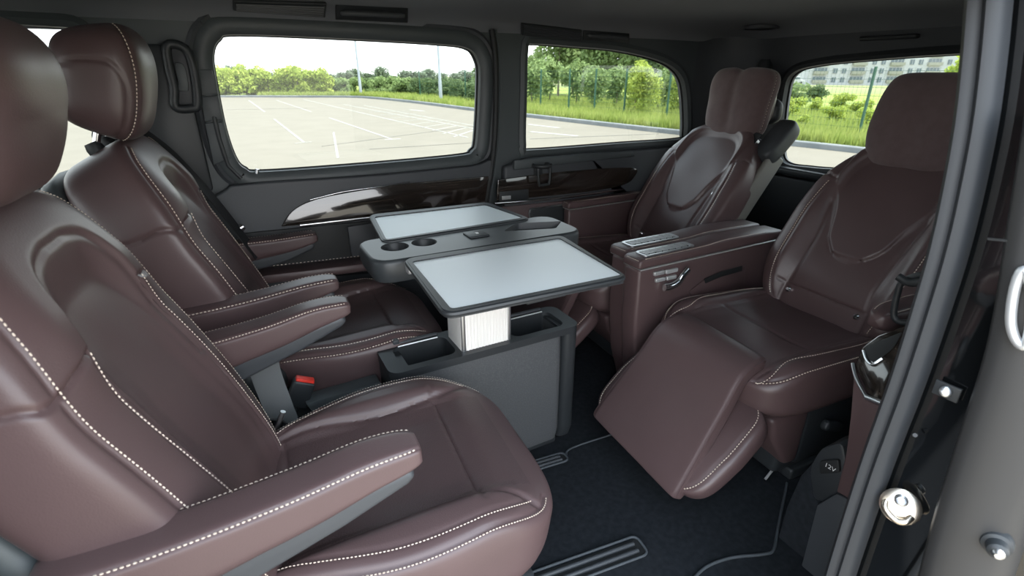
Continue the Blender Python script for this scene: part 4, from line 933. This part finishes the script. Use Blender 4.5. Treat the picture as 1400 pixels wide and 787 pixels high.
# grass blades along the verge
def blades(n, h, spread):
    idx = RNG.uniform(2.2, 12.6, n) * 4; V = np.zeros((n, 3, 3)); ii = idx.astype(int).clip(0, len(kc) - 2); fr = idx - ii
    b = kc[ii] * (1 - fr[:, None]) + kc[ii + 1] * fr[:, None]; d = b - cen; d /= np.linalg.norm(d, axis=1)[:, None]
    e = .15 + spread * RNG.random(n) ** 1.6; p = b + d * e[:, None]; hh = h * (.4 + RNG.random(n)); a = RNG.uniform(0, math.pi, n); w_ = .025 + .03 * RNG.random(n)
    z = GZ + .08 - .0125 * e
    V[:, 0] = np.stack([p[:, 0] - np.cos(a) * w_, p[:, 1] - np.sin(a) * w_, z], -1); V[:, 1] = np.stack([p[:, 0] + np.cos(a) * w_, p[:, 1] + np.sin(a) * w_, z], -1)
    V[:, 2] = np.stack([p[:, 0] + RNG.normal(0, .1, n) * hh, p[:, 1] + RNG.normal(0, .1, n) * hh, z + hh], -1)
    me = bpy.data.meshes.new('grass'); me.vertices.add(3 * n); me.vertices.foreach_set('co', V.reshape(-1)); me.loops.add(3 * n); me.loops.foreach_set('vertex_index', np.arange(3 * n))
    me.polygons.add(n); me.polygons.foreach_set('loop_start', np.arange(n) * 3); me.polygons.foreach_set('loop_total', np.full(n, 3)); me.update(); me.validate(); return me
gb = link('verge_grass', blades(60000, .26, 16), 'blade', None, 0); stuff(tag(gb, 'tall bright green grass along the kerb and fence', 'grass'))
# painted bay lines, hatching and tar seams: flat marks on the lot
def mark(p, q, w, m='line'):
    p = np.array(p, float); q = np.array(q, float); d = (q - p) / np.linalg.norm(q - p); s = np.array([-d[1], d[0]]) * w / 2
    return prism('bay_line' if m == 'line' else 'tar_seam', [(*(p - s), GZ + .002), (*(q - s), GZ + .002), (*(q + s), GZ + .002), (*(p + s), GZ + .002)], (0, 0, .004), m, lot, 0)
def gm(a, b, w=.06, m='line'): mark(gp(*a)[:2], gp(*b)[:2], w, m)
gm((375, 163), (416, 195)); gm((403, 196), (426, 194)); gm((340, 137), (362, 153)); gm((378, 137), (426, 153)); gm((450, 161), (535, 190)); gm((526, 191), (548, 190), .1); gm((456, 181), (462, 216), .05)
gm((415, 136), (640, 188)); gm((470, 143), (648, 176), .07); gm((497, 144), (648, 172), .06)
for k in range(9):
    f = k / 8; a = (505 + 115 * f, 153 + 34 * f); b = (560 + 88 * f, 152 + 26 * f); gm(a, b, .06)
gm((575, 141), (590, 142), .2); gm((560, 150), (580, 152), .2)
for a, b in (((725, 180), (790, 186)), ((722, 170), (765, 175))): gm(a, b, .16)
gm((440, 200), (650, 172), .035, 'tar'); gm((310, 150), (420, 148), .03, 'tar'); gm((505, 204), (650, 195), .03, 'tar'); gm((725, 190), (900, 183), .05, 'tar')

# ---- fence: green posts and welded wire
fp = [np.array(p) for p in ((14.95, -6.), (14.95, -3.2), (14.95, -.5), (14.95, 2.3), (14.95, 5.1), (14.93, 7.95), (14.8, 10.3), (14.65, 12.5), (14.51, 14.67), (14.4, 16.95), (14.1, 18.55), (13.9, 20.2), (13.75, 22.4), (13.6, 24.8), (13.4, 27.2), (13.1, 30), (12.7, 33), (12.3, 36))]
fz = GZ + .05; FH = 1.78
fe = thing('mesh_fence', 'green welded wire fence with slim posts beyond the kerb', 'fence', (14.5, 14.6, fz))
for p in fp: box('fence_post', (p[0] - 14.5, p[1] - 14.6, FH / 2), (.06, .05, FH), 'fence', fe)
V = []; Fc = []
def bar3(a, b, r):
    b0 = len(V); d = b - a; d = d / np.linalg.norm(d); u = np.array([0, 0, 1.]) if abs(d[2]) < .9 else np.array([1., 0, 0]); s = np.cross(d, u); s /= np.linalg.norm(s); t = np.cross(s, d)
    for c in (a, b):
        for k in range(3): an = 2 * math.pi * k / 3; V.append(c + (s * math.cos(an) + t * math.sin(an)) * r)
    for k in range(3): Fc.append((b0 + k, b0 + (k + 1) % 3, b0 + 3 + (k + 1) % 3, b0 + 3 + k))
for a, b in zip(fp[:-1], fp[1:]):
    A = np.array([a[0] - 14.5, a[1] - 14.6, 0]); B = np.array([b[0] - 14.5, b[1] - 14.6, 0]); n = 22
    for k in range(1, n): c = A + (B - A) * k / n; bar3(c + np.array([0, 0, .05]), c + np.array([0, 0, FH - .02]), .0028)
    for z in np.arange(.08, FH, .2): bar3(A + np.array([0, 0, z]), B + np.array([0, 0, z]), .004)
stuff(link('wire_mesh', mesh_from(V, Fc), 'fence', fe, 0))

# ---- lamp poles
for px, lb_ in (((494, 133), 'slim lamp pole at the back corner of the lot'), ((603, 140), 'thicker lamp pole on the verge beside the fence')):
    b = gp(*px); lp3 = thing('lamp_pole', lb_, 'lamp post', tuple(b), 0, 'parking lot lamp poles')
    lathe('shaft', [(0, 0), (.11, 0), (.10, 1.2), (.085, 1.25), (.065, 8), (0, 8)], 'pole', lp3, k=12)
    tube('lamp_arm', catmull([(0, 0, 7.9), (-.3, 0, 8.2), (-1.2, 0, 8.35)], 5), .035, 'pole', lp3, 8, up=(0, 1, 0)); box('lamp_head', (-1.5, 0, 8.35), (.6, .22, .1), 'pole', lp3, .03)

# ---- trees and shrubs
def foliage(n, clumps, leaf, seed):
    rg = np.random.default_rng(seed); c = np.array(clumps); vol = c[:, 3] ** 2; k = rg.choice(len(c), n, p=vol / vol.sum())
    d = rg.normal(size=(n, 3)); d /= np.linalg.norm(d, axis=1)[:, None]; r = rg.random(n) ** .35
    p = c[k, :3] + d * (r * c[k, 3])[:, None] * np.stack([np.ones(n), np.ones(n), c[k, 4]], -1)
    a = rg.normal(size=(n, 3)) + d * .5; a /= np.linalg.norm(a, axis=1)[:, None]; b = np.cross(a, rg.normal(size=(n, 3))); b /= np.linalg.norm(b, axis=1)[:, None]; t = np.cross(a, b)
    s = leaf * (.6 + .8 * rg.random(n))[:, None]; V = np.stack([p - b * s * .5, p + t * s * .32, p + b * s * .6, p - t * s * .32], 1)
    V[..., 2] = np.maximum(V[..., 2], .02)
    me = bpy.data.meshes.new('leaves'); me.vertices.add(4 * n); me.vertices.foreach_set('co', V.reshape(-1)); me.loops.add(4 * n); me.loops.foreach_set('vertex_index', np.arange(4 * n))
    me.polygons.add(n); me.polygons.foreach_set('loop_start', np.arange(n) * 4); me.polygons.foreach_set('loop_total', np.full(n, 4)); me.update(); me.validate(); return me
def tree_proto(h, w, seed, m, n=3200, leaf=.34, low=.25):
    rg = random.Random(seed); cl = []
    for k in range(13):
        z = h * (low + (.95 - low) * rg.random()); f = math.sin(math.pi * min(1, max(.12, (z / h - low * .4)))) ** .7; a = rg.uniform(0, 6.3); rr = w * .33 * f * rg.random() ** .5
        cl.append((rr * math.cos(a), rr * math.sin(a), z, w * rg.uniform(.16, .27), rg.uniform(.9, 1.3)))
    cl.append((0, 0, h * .6, w * .3, 1.3)); me = foliage(n, cl, leaf, seed); me.materials.append(M[m])
    tp = [(0, 0, 0), (rg.uniform(-.1, .1), 0, h * .4), (rg.uniform(-.2, .2), rg.uniform(-.2, .2), h * .8)]
    tk = sweep_mesh(catmull(tp, 4), ring(.011 * h + .02, 7), (1, 0, 0), scale=lambda t: 1 - .75 * t); tk.materials.append(M['bark']); return me, tk
def bush_proto(h, w, seed, m, n=1500, leaf=.2):
    rg = random.Random(seed); cl = []
    for k in range(15): a = rg.uniform(0, 6.3); rr = w * .36 * rg.random() ** .6; cl.append((rr * math.cos(a), rr * math.sin(a), h * rg.uniform(.10, .70), w * rg.uniform(.12, .22), h / w * rg.uniform(.7, 1.2)))
    me = foliage(n, cl, leaf, seed); me.materials.append(M[m]); tk = sweep_mesh([(0, 0, 0), (0, 0, h * .3), (.05, 0, h * .6)], ring(.03 + .01 * h, 6), (1, 0, 0), scale=lambda t: 1 - .7 * t); tk.materials.append(M['bark']); return me, tk
def plant(name, proto, label, cat, px, depth, s=1., group=None, rz=None, sz=1.):
    d = ray(px, 98); d = d / np.linalg.norm(d[:2]); x, y = d[0] * depth, d[1] * depth
    r = thing(name, label, cat, (x, y, terrain_z(x, y) - .02), random.uniform(0, 6.3) if rz is None else rz, group)
    for nm, me in zip(('foliage', 'trunk'), proto):
        o = bpy.data.objects.new(nm, me); COL.objects.link(o); o.parent = r; o.scale = (s, s, s * sz)
        if nm == 'foliage': stuff(o)
    return r
tall = [tree_proto(7.5, 4.6, s, 'leaf_m', 5200, .30) for s in (1, 2)] + [tree_proto(7.0, 4.6, 3, 'leaf_d', 5200, .30)]
lowt = [tree_proto(3.4, 2.8, 5, 'leaf_y', 2600, .22, .15), tree_proto(3.2, 2.8, 6, 'leaf_m', 2600, .22, .15)]
by = [bush_proto(2.4, 3.0, s, 'leaf_y', 2600, .2) for s in (11, 12)]; bm_ = [bush_proto(2.2, 3.0, s, 'leaf_m', 2400, .2) for s in (13, 14)]; bd = [bush_proto(2.3, 3.2, s, 'leaf_d', 2400, .2) for s in (15, 16)]
far = [tree_proto(8, 9, s, 'leaf_far', 1500, .9, .05) for s in (21, 22)]
# tall trees behind the fence seen through the rear side window
names = ['first from the left', 'second from the left', 'third from the left', 'fourth from the left', 'fifth from the left', 'sixth from the left', 'seventh from the left', 'eighth from the left', 'ninth from the left', 'tenth from the left', 'eleventh from the left', 'twelfth from the left', 'thirteenth from the left', 'fourteenth from the left', 'fifteenth from the left', 'sixteenth from the left', 'seventeenth from the left', 'eighteenth from the left']
for i, (px, dp, s, k) in enumerate(((735, 50, .50, 0), (764, 44, .98, 1), (784, 50, 1.1, 2), (806, 46, 1.02, 0), (828, 42, .92, 1), (848, 45, .98, 2), (868, 40, .86, 0), (888, 42, .88, 1), (908, 36, .74, 2), (928, 34, .70, 0), (946, 36, .72, 1), (972, 38, .7, 2))):
    plant('leafy_tree', tall[k], 'tall leafy tree beyond the fence in the rear side window, %s' % names[i], 'tree', px, dp, s, 'tall trees beyond the fence')
for i, (px, dp, s, k) in enumerate(((728, 30, .7, 1), (752, 33, .8, 1), (790, 31, .72, 1), (812, 27, .6, 1), (846, 29, .62, 1), (872, 26, .56, 0), (884, 22, .5, 0), (905, 25, .55, 1), (935, 24, .5, 0))):
    plant('young_tree', lowt[k], 'young bushy tree close behind the fence in the rear side window, %s' % names[i], 'tree', px, dp, s, 'young trees behind the fence')
# bushes at the back of the lot seen through the sliding door window
for i, (px, dp, s, k) in enumerate(((262, 47, .95, 0), (282, 48, 1.0, 1), (303, 47, .98, 0), (322, 47, 1.05, 1), (343, 47, .95, 0), (363, 47, 1.0, 1), (384, 46, 1.0, 0), (404, 46, .98, 1), (424, 45, .92, 0), (440, 45, .8, 1))):
    plant('shrub', by[k], 'yellow-green shrub along the back of the lot, %s' % names[i], 'shrub', px, dp, s, 'yellow-green shrubs behind the lot')
for i, (px, dp, s, k) in enumerate(((452, 46, .72, 0), (466, 47, .7, 1), (480, 46, .75, 0), (512, 45, .7, 1), (527, 46, .8, 0), (545, 44, .8, 1))):
    plant('green_shrub', bm_[k], 'mid green shrub at the back corner of the lot, %s' % names[i], 'shrub', px, dp, s, 'mid green shrubs at the corner')
for i, (px, dp, s, k) in enumerate(((505, 52, .72, 0), (535, 48, .72, 1), (558, 44, .70, 0), (577, 42, .70, 1), (596, 40, .75, 0), (615, 38, .68, 1), (632, 36, .68, 0), (650, 33, .70, 1), (668, 31, .68, 0), (690, 30, .68, 1))):
    plant('dark_shrub', bd[k], 'dark green shrub behind the fence in the sliding door window, %s' % names[i], 'shrub', px, dp, s, 'dark shrubs behind the fence')
plant('corner_tree', tall[0], 'tree at the right edge of the sliding door window', 'tree', 664, 42, .46)
plant('meadow_bush', bd[1], 'round dark bush in the meadow seen through the tailgate window', 'shrub', 1121, 46, .62)
plant('meadow_bush', bm_[0], 'green bush in the meadow beside the far headrest', 'shrub', 1090, 38, .75)
for i, (px, dp, s) in enumerate(((1098, 24, .40), (1130, 28, .34), (1152, 22, .30), (1186, 26, .36), (1210, 20, .32), (1240, 30, .5), (1290, 28, .6), (1110, 19, .22), (1160, 32, .4))):
    plant('weed_clump', by[i % 2], 'low leafy weed clump in the meadow behind the van, %s' % names[i], 'plant', px, dp, s, 'weed clumps in the meadow')
plant('corner_tree', by[0], 'bright green tree at the upper right of the tailgate window', 'tree', 1318, 70, 2.1)
# hazy tree line on the horizon
for i, px in enumerate(range(230, 700, 17)):
    plant('distant_tree', far[i % 2], 'hazy distant tree on the horizon, %s' % (names[i] if i < 18 else '%s from the right' % ['first','second','third','fourth','fifth','sixth','seventh','eighth','ninth','tenth','eleventh'][27 - i]), 'tree', px, 230 + 30 * math.sin(i * 2.1), (1.0 + .15 * math.sin(i * 1.3)), 'tree line on the horizon', None, .48 + .1 * math.sin(i * 2.7))

# ---- apartment block far behind
def facade():
    L_ = ray(1106, 98); R_ = ray(1345, 98); dpt = 168.
    a = L_ / np.dot(L_, FW) * dpt * 1.; b = R_ / np.dot(R_, FW) * dpt; a[2] = b[2] = 0
    u = (b - a); ln = np.linalg.norm(u[:2]); u = u / ln; n = np.array([u[1], -u[0], 0]); n = n if np.dot(n, -a) > 0 else -n
    base = -3.0; ang = math.atan2(u[1], u[0])
    r = thing('apartment_block', 'white apartment block with balconies seen through the tailgate window', 'building', (a[0], a[1], base), ang)
    fl = 2.7; nf = 5; side = -1 if np.dot(n, np.array([-u[1], u[0], 0])) < 0 else 1
    box('wall', (ln / 2, -side * 6.1, fl * nf / 2), (ln, 12, fl * nf), 'render', r)
    box('plinth', (ln / 2, side * .2, .45), (ln + .4, .4, .9), 'render2', r)
    pane = None; bal = None
    x = 1.5; k = 0
    while x < ln - 2:
        kind = k % 3; wdt = 4.6 if kind == 0 else 1.3
        for f in range(nf):
            z = .9 + f * fl + .9
            if kind == 0:
                o = box('balcony', (x + wdt / 2, side * .35, z - .55), (wdt, .9, .95), 'balcony', r) if bal is None else None
                if bal is None: bal = o
                else: o = bal.copy(); COL.objects.link(o); o.location = (x - bal0[0], 0, (z - bal0[1]))
                if f == 0 and k == 0: bal0 = (x, z)
                wnm = box('glazed_door', (x + wdt / 2, side * .05, z + .1), (wdt * .9, .1, 1.7), 'pane', r)
                for q in range(3): box('mullion', (x + wdt * (.25 + .25 * q), side * .12, z + .1), (.12, .06, 1.7), 'render', wnm)
            else:
                w_ = box('window', (x + wdt / 2, side * .04, z), (wdt, .08, 1.5), 'pane', r); box('mullion', (x + wdt / 2, side * .1, z), (.1, .06, 1.5), 'render', w_)
        x += wdt + (1.6 if kind else 2.0); k += 1
    L2 = ray(1076, 98); c = L2 / np.dot(L2, FW) * 190.
    r2 = thing('apartment_wing', 'smaller white apartment wing left of the block behind the far headrest', 'building', (c[0], c[1], -3.2), ang)
    box('wall', (4, -side * 5, 6.5), (9, 10, 13), 'render', r2)
    for f in range(5):
        for q in range(3): box('window', (1.6 + q * 2.4, side * .04, 1.9 + f * 2.6), (1.2, .1, 1.4), 'pane', r2)
    L3 = ray(1088, 98); c = L3 / np.dot(L3, FW) * 130.
    cr_ = thing('parked_van', 'small white van parked in front of the apartments', 'car', (c[0], c[1], -1.75), ang)
    prism('body', [(-2.4, -.9, .35), (2.3, -.9, .35), (2.4, -.9, .95), (1.6, -.9, 1.1), (.9, -.9, 1.85), (-2.3, -.9, 1.9), (-2.45, -.9, 1.0)], (0, 1.8, 0), 'render', cr_, .1)
    for xx in (-1.5, 1.5):
        for yy in (-.85, .85): lathe('wheel', [(0, -.1), (.3, -.1), (.34, 0), (.3, .1), (0, .1)], 'blackrubber', cr_, (xx, yy, .34), (0, 1, 0), 16)
    for yy in (-.91, .91): box('side_window', (.2, yy, 1.45), (1.5, .04, .5), 'pane', cr_)
facade()
